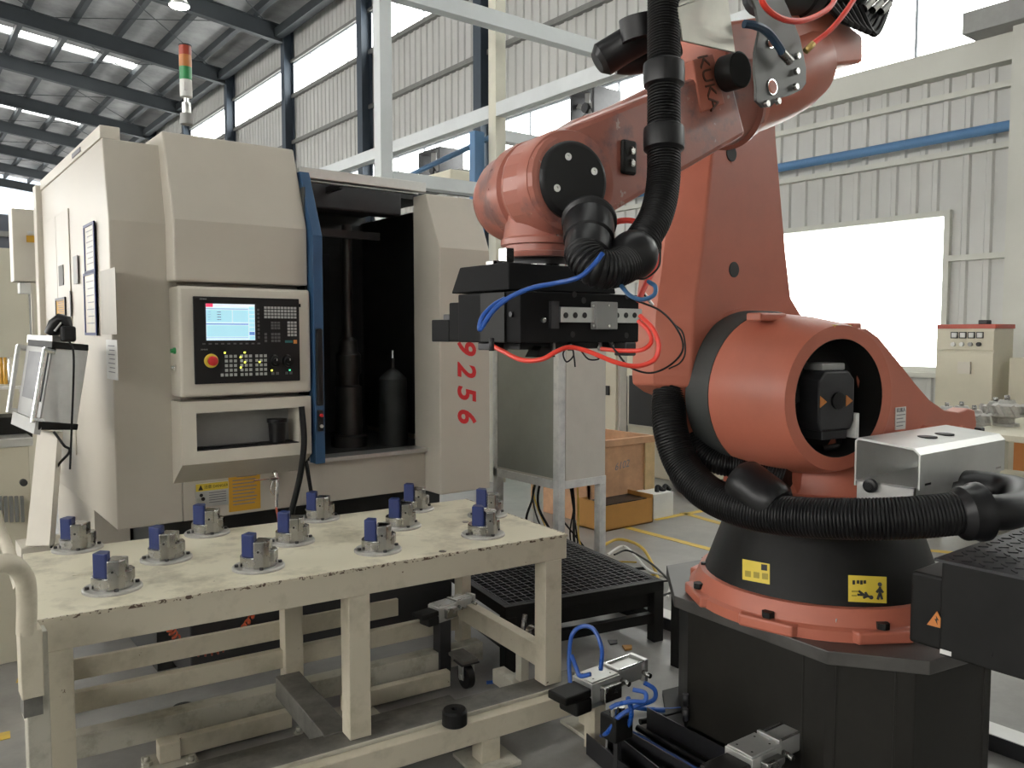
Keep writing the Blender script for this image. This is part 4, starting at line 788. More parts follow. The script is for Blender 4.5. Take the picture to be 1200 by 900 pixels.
# rotating column: housing, lower body, rear fins
TW = math.radians(12); AV = Vector((-math.sin(TW), -math.cos(TW), 0)); AR = Vector((math.cos(TW), -math.sin(TW), 0)); HB = Vector((2.575, 1.86, 1.385)); HF = HB + AV*.40
def fp(u, v, o=0): return HF + AR*u + Vector((0,0,v)) + AV*o     # a point on the motor opening face
bm = BM(); lathe(bm, HF, -AV, [(.12,.196),(0,.196),(0,.240),(.03,.250),(.16,.272),(.31,.287),(.32,.287),(.32,.2)], 56, cap=False); obj('shoulder_housing', bm, ORANGE, rb)
low = [(2.42,1.22),(2.44,1.12),(2.50,1.04),(2.62,.985),(3.05,.985),(3.12,1.05),(3.10,1.38),(2.88,1.50),(2.62,1.62),(2.48,1.60)]
bm = BM(); prism(bm, low, 'Y', 1.62, 1.84); obj('column_body', bm, ORANGE, rb, .02)
bm = BM(); lathe(bm, (RC.x, RC.y, 0), (0,0,1), [(.97,.345),(1.0,.352),(1.10,.335),(1.20,.30),(1.30,.24),(1.36,.15)], 48); obj('column_foot', bm, ORANGE, rb)
bm = BM(); lathe(bm, (RC.x, RC.y, 0), (0,0,1), [(.96,.30),(.985,.36),(1.03,.36),(1.08,.30)], 40); obj('swivel_collar', bm, ORANGE, rb)
def fin(y0, y1, name):
    P_ = [(2.55,1.61),(2.64,1.615),(2.72,1.585),(2.85,1.505),(2.98,1.42),(3.10,1.35),(3.22,1.305),(3.34,1.29),(3.42,1.30),(3.48,1.29),(3.50,1.24),(3.50,1.04),(3.40,.99),(3.0,.98),(2.62,1.0),(2.66,1.12),(2.70,1.25),(2.71,1.37),(2.68,1.49)]
    bm = BM(); prism(bm, P_, 'Y', y0, y1); return obj(name, bm, ORANGE, rb, .006)
fn = fin(1.465, 1.53, 'rear_fin'); fin(1.88, 1.94, 'rear_fin')
B('fin_bridge', (3.30, 3.42, 1.53, 1.88, 1.02, 1.26), ORANGE, rb, .02)
for x, z in ((2.90, 1.22), (3.06, 1.225), (3.36, 1.20), (3.42, 1.11)):
    bm = BM(); lathe(bm, (x, 1.465, z), (0,-1,0), [(0,.036),(.012,.034),(.014,.018),(.022,.016)], 18); prism(bm, [(x-.036,z-.16),(x+.036,z-.16),(x+.036,z),(x-.036,z)], 'Y', 1.455, 1.466); obj('boss', bm, ORANGE, rb)
B('fin_latch', (3.48, 3.52, 1.44, 1.48, 1.07, 1.22), BLACKP, rb, .006); B('latch_pin', (3.485, 3.515, 1.42, 1.44, 1.11, 1.14), CHROME, rb, .003)
# opening with motor
bm = BM(); lathe(bm, HF-AV*.12, AV, [(0,.01),(0,.194),(.121,.1945)], 48, cap=False); op = obj('motor_recess', bm, BLACKM, rb)
OM = axes(HF-AV*.0, AR, (0,0,1))    # local x right, y up, z outwards
bm = BM(); prism(bm, [(-.06,-.11),(.075,-.11),(.09,-.08),(.09,.06),(.06,.09),(-.045,.09),(-.07,.06),(-.07,-.08)], 'Z', -.12, -.02, OM); mo = obj('shoulder_motor', bm, DGREY, rb, .008)
def om(name, b, m, par=None, bev=0): bm = BM(); box(bm, *b, OM); return obj(name, bm, m, par or mo, bev)
om('motor_foot', (-.045, .07, -.14, -.11, -.12, -.03), DGREY, None, .004); om('motor_head', (-.045, .06, .09, .115, -.12, -.035), GREY, None, .006)
bm = BM(); cyl(bm, OM @ Vector((.01,-.01,-.02)), OM @ Vector((.01,-.01,-.012)), .028, seg=18); obj('motor_cap', bm, BLACKP, mo)
for dx in (-.055, .062):
    bm = BM(); prism(bm, [(dx-.014,-.03),(dx+.016,-.012),(dx-.014,.008)], 'Z', -.0195, -.017, OM); obj('warning_triangle', bm, AMBER, mo)
om('motor_label', (.098, .114, -.14, -.055, -.11, -.02), WPAP, rb, .002); om('cable_box', (-.16, -.09, -.02, .05, -.12, -.08), BLACKP, rb, .01)
bm = BM(); wire(bm, [OM @ Vector(v) for v in ((.05,-.13,-.05),(.06,-.165,-.06),(.0,-.175,-.07))], .010); obj('motor_cable', bm, BLACKR, rb)
a_ = math.radians(97); c = Vector((A2.x+.03, 1.52, A2.z)); 
B('top_sticker', (2.46, 2.56, 1.475, 1.56, 1.618, 1.626), YEL, rb); B('top_lug', (2.35, 2.50, 1.68, 1.74, 1.64, 1.668), ORANGE, rb, .006); B('top_lug', (2.70, 2.76, 1.55, 1.60, 1.57, 1.635), ORANGE, rb, .006)
lb = B('type_label', (2.845, 2.917, 1.462, 1.465, 1.255, 1.335), WPAP, rb, label='white type label')
obj('maker_name', text_bm('KUKA', .022, axes((2.880, 1.4615, 1.324), (1,0,0), (0,0,1))), INKG, lb)
for k in range(4): B('print_line', (2.851, 2.911-(k % 2)*.015, 1.461, 1.462, 1.306-k*.013, 1.309-k*.013), INKG, lb)
# gear ring
bm = BM(); lathe(bm, HB+AV*.085, -AV, [(0,.27),(0,.290),(.012,.294),(.115,.298),(.125,.285)], 56); obj('gear_band', bm, mat('gear_rubber', (.035,.038,.036), .55), rb)
# link arm
def Yp(pts, Y): return [(at(x, y, Y=Y).x, at(x, y, Y=Y).z) for x, y in pts]
Lout = Yp([(798,128),(790,205),(781,290),(771,370),(768,440),(769,452),(781,461),(797,468),(803,495),(808,520),(818,536),(838,546),(868,556),(905,560),(935,520),(945,450),(938,395),(915,368),(904,350),(898,300),(892,235),(886,165),(884,110),(876,70),(858,44),(838,38),(818,46),(803,75)], 2.02)
cxl = sum(p[0] for p in Lout)/len(Lout); czl = 1.9
bm = BM()
def ring_(pts, Y): return [bm.verts.new((x, Y, z)) for x, z in pts]
Lf = []
for x, z in Lout:
    nx_ = x+.085 if x < 2.52 and z > 1.30 else (x+.03 if x < 2.5 else x-.004); Lf.append((nx_, z))
r1 = ring_(Lf, 1.925); r2 = ring_(Lout, 2.03); r3 = ring_(Lout, 2.14); nL = len(Lout)
bm.faces.new(r1); bm.faces.new(r3[::-1])
for p_, q_ in ((r1, r2), (r2, r3)):
    for i in range(nL): f = bm.faces.new((p_[i], p_[(i+1) % nL], q_[(i+1) % nL], q_[i]))
la = obj('link_arm', bm, ORANGE, rb, .008)
for x, y in ((857, 180), (860, 316)):
    c = at(x, y, Y=1.925); bm = BM(); lathe(bm, c, (0,-1,0), [(0,.029),(.002,.029),(.003,.027)], 24); obj('access_hole', bm, INK, la)
bm = BM(); wire(bm, [at(790, 380, Y=1.97), at(800, 390, Y=1.93), at(803, 412, Y=1.92), at(797, 425, Y=1.93), at(784, 432, Y=1.98)], .003); obj('arm_cable', bm, BLACKR, rb)
bm = BM(); lathe(bm, HB-AV*.09, AV, [(0,.305),(.05,.310),(.052,.27)], 48); obj('arm_flange', bm, ORANGE, rb)

# elbow and forearm
fd = (A5-A3).normalized(); e0 = Vector((A3.x, YA, A3.z)); w0 = Vector((A5.x, YA, A5.z)); FL = (w0-e0).length
bm = BM(); lathe(bm, (A3.x, 1.60, A3.z), (0,1,0), [(0,.09),(0,.115),(.02,.13),(.14,.135),(.30,.13),(.34,.11)], 40); obj('elbow_hub', bm, ORANGEW, rb)
bm = BM(); lathe(bm, e0+fd*.04, fd, [(0,.10),(.02,.135),(.10,.148),(.20,.150),(.30,.144),(.42,.134),(.42,.146),(.45,.148),(.45,.138)], 40); obj('forearm_casting', bm, ORANGE, rb)
bm = BM(); lathe(bm, e0+fd*.49, fd, [(0,.150),(.02,.152),(.03,.138),(.10,.128),(.30,.118),(.48,.112),(.62,.118),(.70,.110)], 40); fa = obj('forearm_tube', bm, ORANGEW, rb)
up_ = Vector((0,-1,0)); sdv = fd.cross(up_)
for k in range(18):
    a = k*2*math.pi/18; q = e0+fd*.485+(up_*math.cos(a)+sdv*math.sin(a))*.143; bm = BM() if k == 0 else bm
    if k == 0: pass
    o_ = BM(); cyl(o_, q, q+fd*.022, .009, seg=6); obj('flange_bolt', o_, ORANGEW, rb)
WV = lambda o: Vector((1.306, 1.468, A5.z)) + AV*o
# flattened wrist fork
def slab(y0, y1, r0, r1, x0, x1, name, m):
    n_ = Vector((-fd.z, 0, fd.x)); a0, a1 = e0+fd*x0, e0+fd*x1; pts = []
    for s in range(13): t = math.pi*s/12; v = a1 + fd*math.sin(t)*r1 + n_*math.cos(t)*r1; pts.append((v.x, v.z))
    for s in (-1, 1): v = a0+n_*s*r0; pts.append((v.x, v.z))
    bm = BM(); prism(bm, pts, 'Y', y0, y1); return obj(name, bm, m, rb, .014)
slab(1.475, 1.60, .100, .118, .62, FL, 'wrist_fork', ORANGEW)
bm = BM(); lathe(bm, WV(0), -AV, [(0,.09),(0,.118),(.015,.124),(.12,.126),(.125,.118),(.14,.118),(.145,.128),(.20,.130),(.205,.120),(.30,.118),(.345,.105),(.37,.075),(.375,.02)], 48); obj('wrist_drum', bm, ORANGEW, rb)
for k in range(16):
    a = k*2*math.pi/16; q = WV(-.198) + (AR*math.cos(a)+Vector((0,0,1))*math.sin(a))*.124; o_ = BM(); cyl(o_, q, q+AV*.012, .007, seg=6); obj('drum_bolt', o_, ORANGEW, rb)
bm = BM(); lathe(bm, WV(0), AV, [(0,.092),(.010,.092),(.018,.086),(.020,.080)], 48); wcv = obj('wrist_cover', bm, BLACKP, rb)
for k in range(4):
    a = math.radians((112, 205, 292, 25)[k]); q = WV(.020) + (AR*math.cos(a)+Vector((0,0,1))*math.sin(a))*.055; o_ = BM(); lathe(o_, q, AV, [(0,.009),(.004,.009),(.004,.004),(.001,.004)], 12); obj('cover_screw', o_, CHROME, wcv)
q = e0+fd*(FL-.17); B('side_slot', (q.x-.02+.03, q.x+.03+.03, 1.462, 1.476, q.z-.035, q.z+.05), BLACKM, rb, .012)
for dz in (-.008, .022):
    bm = BM(); lathe(bm, (q.x+.035, 1.462, q.z+dz), (0,-1,0), [(0,.010),(.008,.010),(.010,.006)], 12); obj('slot_plug', bm, CHROME, rb)
# wrist neck + flange
NC = Vector((1.325, 1.60, 0))
bm = BM(); lathe(bm, (NC.x, NC.y, 1.785), (0,0,1), [(0,.085),(.0,.098),(.012,.100),(.014,.092),(.03,.092),(.032,.102),(.045,.102),(.05,.096),(.09,.090),(.14,.085)], 44); obj('wrist_neck', bm, ORANGEW, rb)
for dx in (0, .024, .048):
    c = at(655+dx*400, 271, Y=1.50); bm = BM(); lathe(bm, (c.x, 1.515, c.z), (0,-1,0), [(0,.012),(.014,.012),(.016,.007)], 12); obj('neck_plug', bm, CHROME, rb)
c = at(663, 271, Y=1.51); B('plug_plate', (c.x-.035, c.x+.035, 1.512, 1.56, c.z-.018, c.z+.018), DGREY, rb, .004)
bm = BM(); lathe(bm, (NC.x, NC.y, 1.757), (0,0,1), [(0,.078),(.004,.080),(.006,.072),(.02,.070),(.03,.075)], 36); obj('tool_flange', bm, DGREY, rb)
bm = BM(); lathe(bm, (NC.x, NC.y, 1.757), (0,0,1), [(0,.083),(.010,.083),(.011,.078)], 36); obj('flange_rim', bm, CHROME, rb)
# elbow furniture: bracket, plate, motors
c = at(828, 30, Y=1.38)
bm = BM(); hexa(bm, quad3(at(795,8,Y=1.36), at(852,-12,Y=1.36), at(800,48,Y=1.36), at(862,62,Y=1.36), (0,.006,0))); hexa(bm, quad3(at(795,8,Y=1.36), at(852,-12,Y=1.36), at(796,-8,Y=1.42), at(850,-25,Y=1.42), (0,0,.006))); obj('steel_bracket', bm, mat('bracket_steel', (.42,.41,.36), .35, metal=.6), rb, .002)
def disc_hole(x, y, r, Y, name, m, par=rb, dep=.01): c = at(x, y, Y=Y); bm = BM(); lathe(bm, c, (0,-1,0), [(0,r),(dep,r),(dep+.002,r*.9)], 28); return obj(name, bm, m, par)
disc_hole(850, 87, .048, 1.46, 'elbow_cap', BLACKM, dep=.05); 0
pl = [(873,-20),(886,10),(890,35),(885,60),(884,80),(886,103),(886,118),(894,126),(904,125),(914,115),(925,112),(940,105),(945,98),(945,80),(938,45),(925,12),(910,-20)]
def plate(pts, Y, th, name, m, holes=()):
    bm = BM(); prism(bm, Yp(pts, Y), 'Y', Y, Y+th); o_ = obj(name, bm, m, rb, .002)
    for x, y, r in holes: disc_hole(x, y, r, Y, 'plate_hole', ALU, o_, .002)
    return o_
ep = plate(pl, 1.36, .008, 'elbow_plate', mat('plate_grey', (.10,.10,.095), .4, metal=.4), ())
for x, y, r in ((903,51,.010),(905,102,.018)):
    c = at(x, y, Y=1.358); bm = BM(); lathe(bm, c, (0,-1,0), [(0,r+.003),(.002,r+.003),(.002,r)], 20); obj('hole_rim', bm, CHROME, ep); disc_hole(x, y, r, 1.357, 'plate_hole', ORANGE, ep, .0015)
for x, y in ((933,66),(932,84),(931,102),(897,122),(910,119)): disc_hole(x, y, .009, 1.356, 'plate_bolt', STEEL, ep, .008)
bm = BM(); prism(bm, Yp([(850,25),(900,18),(965,5),(1012,42),(1012,73),(960,80),(885,90),(850,85)], 1.50), 'Y', 1.50, 1.70); obj('forearm_rear', bm, ORANGE, rb, .012)
for k, (x, y, r, L_) in enumerate(((915, 10, .075, .30), (960, 8, .075, .30), (1000, 14, .06, .2))):
    c = at(x, y, Y=1.50); bm = BM(); lathe(bm, c+Vector((-.10,0,.03)), Vector((1,0,.25)).normalized(), [(0,r*.7),(.01,r),(L_*.6,r),(L_*.62,r*1.1),(L_*.8,r*1.1),(L_,r*.6)], 24); obj('axis_motor', bm, BLACKP, rb)
for k in range(6):
    x = 1000+k*7; bm = BM(); wire(bm, [at(x-30, 5, Y=1.45), at(x-10, 25+k*3, Y=1.45), at(x+8, 20-k*4, Y=1.47), at(x+12, -15, Y=1.5)], .011, 8); obj('motor_cable', bm, BLACKR, rb)
for k in range(3):
    c = at(1012+k*10, 10+k*2, Y=1.44); bm = BM(); cyl(bm, c, c+Vector((.03,-.01,.03)), .014, seg=12); obj('connector', bm, CHROME, rb)
bm = BM(); wire(bm, [at(872, 28, Y=1.34), at(885, 30, Y=1.33), at(900, 38, Y=1.33), at(913, 55, Y=1.33), at(917, 62, Y=1.33)], .011); obj('blue_grey_hose', bm, mat('hose_navy', (.02,.05,.09), .4), rb); c = at(920, 66, Y=1.33)
bm = BM(); cyl(bm, at(916,61,Y=1.33), at(926,72,Y=1.33), .012, seg=12); obj('elbow_fitting', bm, STEEL, rb)
bm = BM(); wire(bm, [at(888,-20,Y=1.27), at(895,5,Y=1.26), at(912,20,Y=1.26), at(935,25,Y=1.26), at(958,18,Y=1.27), at(975,5,Y=1.28), at(985,-20,Y=1.3)], .0075, 10); obj('red_air_hose', bm, REDH, rb)
bm = BM(); wire(bm, [at(1008,-12,Y=1.30), at(990,15,Y=1.30), at(972,36,Y=1.31), at(953,51,Y=1.32)], .0075, 10); obj('red_air_hose', bm, REDH, rb)
bm = BM(); cyl(bm, at(953,51,Y=1.32), at(944,60,Y=1.33), .009, seg=10); obj('brass_fitting', bm, mat('brass', (.6,.42,.15), .3, metal=.8), rb)
tm = axes(e0+fd*.235+Vector((0,-.178,-.005)), (sdv if sdv.z < 0 else -sdv), fd if fd.x > 0 else -fd)
bm = BM(); hexa(bm, quad3(at(812,70,Y=1.47), at(836,62,Y=1.47), at(822,132,Y=1.47), at(850,122,Y=1.47), (0,.06,0))); obj('name_pad', bm, ORANGE, rb, .004)
kx = axes(at(830, 97, Y=1.47), (at(837,126,Y=1.455)-at(823,68,Y=1.455)), (at(845,93,Y=1.455)-at(817,100,Y=1.455)))
o_ = obj('embossed_name', text_bm('KUKA', .056, kx, depth=.003), BROWNP, rb)
# dress pack hoses
hs = [at(800,-190,d=2.25), at(783,-130,d=2.1), at(778,-60,d=2.03), at(778,30,d=2.0), at(778,85,d=1.98), at(778,165,d=1.96), at(777,215,d=1.94), at(768,255,d=1.90), at(750,285,d=1.86)]
bm = BM(); corrugated(bm, hs, .040); obj('corrugated_hose', bm, BLACKR, rb)
hs2 = [at(755,283,d=1.86), at(742,302,d=1.83), at(722,314,d=1.78), at(700,314,d=1.76), at(686,300,d=1.78), at(690,284,d=1.84)]
bm = BM(); corrugated(bm, hs2, .043); obj('corrugated_hose', bm, BLACKR, rb)
def sleeve(a, b, r, name='hose_sleeve'):
    a, b = Vector(a), Vector(b); L_ = (b-a).length; bm = BM(); lathe(bm, a, b-a, [(0,r*.82),(L_*.1,r*.98),(L_*.3,r),(L_*.7,r),(L_*.9,r*.98),(L_,r*.82)], 28); return obj(name, bm, BLACKP, rb)
sleeve(at(778,72,d=1.98), at(778,103,d=1.98), .050); sleeve(at(778,148,d=1.96), at(778,178,d=1.955), .049)
bm = BM(); bmesh.ops.create_uvsphere(bm, u_segments=28, v_segments=16, radius=.056, matrix=Matrix.Translation(at(742,299,d=1.83)))
for f in bm.faces: f.smooth = True
obj('ball_sleeve', bm, BLACKP, rb)
sleeve(at(690,258,d=1.88), at(690,284,d=1.83), .058, 'clamp_ring'); sleeve(at(690,280,d=1.83), at(688,302,d=1.79), .052, 'clamp_ring')
bm = BM(); lathe(bm, at(691,256,d=1.90), at(690,262,d=1.88)-at(691,256,d=1.90), [(0,.050),(.012,.064),(.022,.064),(.030,.056)], 32); obj('clamp_cap', bm, BLACKP, rb)
bm = BM(); sweep(bm, [at(700,74,d=2.24), at(706,70,d=2.24), at(730,55,d=2.23), at(752,42,d=2.2), at(775,28,d=2.2)], [.030,.046,.045,.046,.05], 24); obj('hose_guide', bm, BLACKP, rb)
bm = BM(); sweep(bm, [at(720,80,d=2.30), at(735,73,d=2.30), at(765,66,d=2.3), at(790,50,d=2.3)], [.018,.036,.042,.042], 20); obj('hose_guide', bm, BLACKP, rb)
bm = BM(); sweep(bm, [at(748,20,d=2.16), at(752,46,d=2.17)], .052, 24); obj('guide_clamp', bm, BLACKP, rb)
lh = [at(790,440,d=3.02), at(784,470,d=3.0), at(786,505,d=2.95), at(800,545,d=2.9), at(830,578,d=2.80), at(880,598,d=2.66), at(940,606,d=2.54), at(1000,608,d=2.45), at(1060,607,d=2.40), at(1120,602,d=2.38), at(1146,599,d=2.38)]
bm = BM(); corrugated(bm, lh, .063, pitch=.010); obj('corrugated_hose', bm, BLACKR, rb)
bm = BM(); corrugated(bm, [at(812,455,d=3.05), at(806,490,d=3.05), at(815,522,d=3.0), at(840,542,d=2.95), at(880,548,d=2.9), at(925,560,d=2.8)], .042, pitch=.010); obj('corrugated_hose', bm, BLACKR, rb)
sleeve(at(866,560,d=2.72), at(912,596,d=2.6), .078, 'hose_sleeve')
a, b = at(1120,603,d=2.375), at(1152,599,d=2.38); bm = BM(); lathe(bm, a, b-a, [(0,.058),(.02,.078),(.05,.080),(.06,.086),(.075,.086),(.08,.06)], 36); obj('hose_collar', bm, BLACKP, rb)
bm = BM(); wire(bm, [at(1148,600,d=2.38), at(1178,600,d=2.38), at(1196,594,d=2.42), at(1196,580,d=2.52), at(1172,574,d=2.6), at(1130,570,d=2.66), at(1090,580,d=2.7)], .052, 22, 8); obj('smooth_elbow_pipe', bm, BLACKP, rb)
# sheet metal cover
x0, x1, y0, y1 = 2.47, 3.07, 1.19, 1.40
bm = BM(); prism(bm, [(y1,1.11),(y1,1.255),(y1-.01,1.265),(y0+.02,1.250),(y0,1.232),(y0,1.125),(y0+.005,1.125),(y0+.005,1.229),(y0+.022,1.244),(y1-.012,1.258),(y1-.006,1.252),(y1-.006,1.11)], 'X', x0, x1); cv = obj('sheet_cover', bm, SHEET, rb, 0, label='bent bare sheet metal cover')
bm = BM(); prism(bm, [(x0,1.06),(x0+.16,1.085),(x1,1.115),(x1,1.13),(x0,1.13)], 'Y', y0+.012, y0+.018); hexa(bm, [Vector(v) for v in ((x0,y0+.018,1.125),(x1,y0+.018,1.125),(x0,y1-.006,1.125),(x1,y1-.006,1.125),(x0,y0+.018,1.13),(x1,y0+.018,1.13),(x0,y1-.006,1.13),(x1,y1-.006,1.13))]); prism(bm, [(y1-.01,1.02),(y0+.012,1.06),(y0+.012,1.128),(y1-.01,1.128)], 'X', x0, x0+.005); obj('cover_bracket', bm, SHEET, cv)
c = at(1021,569,X=x0-.004); bm = BM(); lathe(bm, c, (-1,0,0), [(0,.022),(.012,.022),(.014,.012),(.02,.012)], 16); obj('black_knob', bm, BLACKP, cv); c = at(1060,570,X=x0-.02)
bm = BM(); cyl(bm, (x0-.03, y0+.05, 1.085), (x0+.0, y0+.05, 1.085), .014, seg=12); obj('black_fitting', bm, BLACKP, cv)
for x in (2.60, 2.72):
    bm = BM(); cyl(bm, (x+.12, 1.29, 1.2555), (x+.12, 1.29, 1.260), .030, seg=20); obj('cover_hole', bm, INK, cv)
for x in (2.52, 3.02): B('cover_slot', (x-.02, x+.02, y0-.001, y0, 1.135, 1.142), CHROME, cv)
# junction box with tread plate lid
jx0, jy1, jz0, jz1 = 2.43, 1.10, .655, .935
B('junction_box', (jx0, 3.05, .62, jy1, jz0, jz1), BLACKM, rb, .006); jb = B('junction_neck', (jx0+.02, 2.72, jy1, 1.20, .66, .88), BLACKM, rb, .01)
tp = B('tread_lid', (jx0-.015, 3.06, .60, jy1+.015, jz1, jz1+.008), DGREY, rb)
bm0 = BM(); box(bm0, -.014, .014, -.003, .003, 0, .003); t0 = None
for i in range(15):
    for j in range(12):
        x, y = jx0+.02+i*.042, .62+j*.042; M = Matrix.Translation(Vector((x, y, jz1+.008))-rb.location) @ Matrix.Rotation(math.pi/4*(1 if (i+j) % 2 else -1), 4, 'Z')
        if t0 is None: t0 = obj('tread_bump', bm0, DGREY, tp, local=True); k = t0
        else: k = t0.copy(); col.objects.link(k)
        k.matrix_basis = M
c = at(1098, 727, X=jx0+.018); bm = BM(); prism(bm, [(c.y-.028,c.z-.02),(c.y+.028,c.z-.02),(c.y,c.z+.028)], 'X', c.x-.002, c.x); wt = obj('warning_triangle', bm, AMBER, rb)
bm = BM(); prism(bm, [(c.y+.002,c.z+.014),(c.y-.006,c.z+.002),(c.y-.001,c.z+.002),(c.y-.003,c.z-.012),(c.y+.006,c.z+.004),(c.y+.001,c.z+.004)], 'X', c.x-.003, c.x-.002); obj('lightning_mark', bm, INK, wt)
c = at(1107, 753, X=jx0); B('small_label', (c.x-.002, c.x, c.y-.02, c.y+.012, .662, .675), WPAP, rb); B('small_label', (2.47, 2.49, 1.45, 1.452, .64, .655), WPAP, rb)
B('stub_post', (2.95, 2.99, 1.0, 1.03, .935, 1.03), BLACKM, rb)
bm = BM(); wire(bm, [at(1160,765,d=2.3), at(1185,770,d=2.3), at(1205,790,d=2.28)], .012); obj('box_cable', bm, BLACKR, rb)

# ================================================================== GRIPPER
gr = thing('gripper', 'black pneumatic gripper hanging under the robot wrist', 'gripper', (NC.x, NC.y, 1.57))
gx0, gx1, gy0 = 1.086, 1.448, 1.38
B('gripper_body', (gx0, gx1, gy0, 1.62, 1.578, 1.690), GRIP, gr, .003); B('side_block', (gx0-.006, gx0, gy0+.05, gy0+.14, 1.58, 1.688), BLACKM, gr)
bm = BM(); hexa(bm, [Vector(v) for v in ((1.10,1.44,1.695),(1.43,1.44,1.695),(1.10,1.67,1.695),(1.43,1.67,1.695),(1.115,1.46,1.757),(1.43,1.46,1.757),(1.115,1.655,1.757),(1.43,1.655,1.757))]); obj('adapter_plate', bm, GRIP, gr, .003)
B('end_step', (gx0+.004, gx1-.02, 1.62, 1.665, 1.580, 1.672), GRIP, gr, .003); B('end_step', (gx0+.006, gx1-.05, 1.665, 1.695, 1.600, 1.645), DGREY, gr, .003); B('jaw_tip', (gx0+.004, gx1-.05, 1.665, 1.745, 1.578, 1.632), GRIP, gr, .003)
def gf_(x0, y0, x1, y1, t, name, m, par=None, bev=.0): a, b, lo, hi = front(x0, y0, x1, y1, gy0); return B(name, (a, b, gy0-t, gy0, lo, hi), m, par or gr, bev)
rl = gf_(653, 361, 748, 378, .012, 'linear_rail', ALU); gf_(643, 353, 652, 385, .010, 'rail_stop', DGREY)
for x in (663, 674, 685, 723, 733.5, 743.5):
    c = at(x, 369.5, Y=gy0-.012); bm = BM(); lathe(bm, c, (0,-1,0), [(0,.0065),(.0015,.0065),(.0015,.003)], 14); obj('rail_bolt', bm, INK, rl)
sp_ = gf_(692, 354, 717, 386, .020, 'slide_plate', GREY, bev=.002)
for x, y in ((695.5,358),(714,358),(695.5,382),(714,382)):
    c = at(x, y, Y=gy0-.020); bm = BM(); cyl(bm, c, c+Vector((0,-.001,0)), .0032, seg=10); obj('plate_screw', bm, CHROME, sp_)
for x, y in ((673,345),(735,347),(671,392),(734,393),(684,352)):
    c = at(x, y, Y=gy0); bm = BM(); lathe(bm, c, (0,-1,0), [(0,.007),(.001,.007),(.001,.0045)], 14); obj('body_bolt', bm, INK, gr)
c = at(636, 375, Y=gy0); bm = BM(); lathe(bm, c, (0,-1,0), [(0,.006),(.006,.006),(.007,.003)], 12); obj('air_fitting', bm, STEEL, gr)
for y_ in (1.50, 1.41): c = Vector((gx0-.001, y_, 1.64)); bm = BM(); cyl(bm, c, c+Vector((-.004,0,0)), .006, seg=10); obj('body_bolt', bm, DGREY, gr)
B('mounting_lug', (1.405, 1.44, gy0-.0, gy0+.04, 1.545, 1.578), DGREY, gr, .003); B('lower_valve', (1.10, 1.145, 1.50, 1.56, 1.56, 1.578), DGREY, gr, .003)
bm = BM(); c = at(633, 412, Y=gy0+.05); prism(bm, [(c.x-.028,c.z-.012),(c.x+.028,c.z-.012),(c.x+.012,c.z+.012),(c.x-.012,c.z+.012)], 'Y', c.y-.02, c.y+.02); obj('suction_foot', bm, BLACKM, gr)
B('lower_manifold', (1.13, 1.42, gy0+.06, gy0+.20, 1.562, 1.578), DGREY, gr, .003)
for x in (576, 648, 668, 703, 720):
    c = at(x, 408, Y=gy0+.05); bm = BM(); cyl(bm, c+Vector((0,0,-.006)), c+Vector((0,0,.022)), .006, seg=10); obj('air_fitting', bm, STEEL if x > 600 else DGREY, gr)
def hose(pts, r, m, name, par=gr): bm = BM(); wire(bm, pts, r, 10, 10); return obj(name, bm, m, par)
hose([at(575,404,d=1.83), at(590,412,d=1.80), at(612,422,d=1.76), at(635,421,d=1.74), at(652,412,d=1.74), at(668,407,d=1.75), at(690,412,d=1.74), at(720,424,d=1.72), at(745,429,d=1.72), at(766,422,d=1.72), at(772,405,d=1.72), at(765,385,d=1.73), at(750,370,d=1.76)], .0052, REDH, 'red_air_hose')
hose([at(704,409,d=1.78), at(730,411,d=1.76), at(752,410,d=1.74), at(763,401,d=1.74), at(760,388,d=1.75), at(748,376,d=1.77)], .0048, REDH, 'red_air_hose')
hose([at(706,297,d=1.70), at(696,310,d=1.69), at(678,325,d=1.69), at(650,332,d=1.70), at(625,337,d=1.70), at(600,347,d=1.70), at(580,362,d=1.70), at(567,380,d=1.70), at(562,386,d=1.70), at(565,372,d=1.72), at(578,358,d=1.73), at(592,350,d=1.74)], .0052, BLUEH, 'blue_air_hose')
hose([at(728,335,d=1.76), at(738,346,d=1.73), at(752,351,d=1.72), at(766,346,d=1.72), at(768,336,d=1.74), at(760,330,d=1.78)], .0048, mat('hose_steel_blue', (.04,.12,.26), .3), 'blue_air_hose')
hose([at(714,264,d=2.05), at(726,259,d=2.05), at(742,259,d=2.05), at(754,266,d=2.05)], .0075, REDH, 'red_air_hose')
hose([at(772,290,d=2.0), at(768,310,d=2.0), at(757,333,d=1.95), at(748,352,d=1.9)], .0072, REDH, 'red_air_hose')
hose([at(745,352,d=1.78), at(775,365,d=1.76), at(795,388,d=1.75), at(800,410,d=1.75), at(785,428,d=1.74), at(762,437,d=1.73), at(738,430,d=1.74), at(722,412,d=1.76), at(714,402,d=1.78)], .0022, BLACKR, 'thin_cable')
hose([at(745,326,d=1.8), at(757,326,d=1.8), at(772,312,d=1.82), at(774,290,d=1.9)], .0022, BLACKR, 'thin_cable')
hose([at(667,404,d=1.8), at(660,414,d=1.78), at(664,424,d=1.78), at(672,417,d=1.78), at(671,408,d=1.8), at(673,420,d=1.78), at(674,430,d=1.78)], .0018, BLACKR, 'thin_cable')
hose([at(680,410,d=1.8), at(690,421,d=1.78), at(702,420,d=1.78), at(688,412,d=1.8)], .0018, BLACKR, 'thin_cable')
c = at(595, 306, Y=1.55); B('flange_clamp', (c.x-.012, c.x+.012, 1.54, 1.57, 1.757, 1.80), CHROME, gr, .002); B('flange_clamp_foot', (c.x-.05, c.x+.0, 1.54, 1.57, 1.757, 1.768), STEEL, gr, .002)
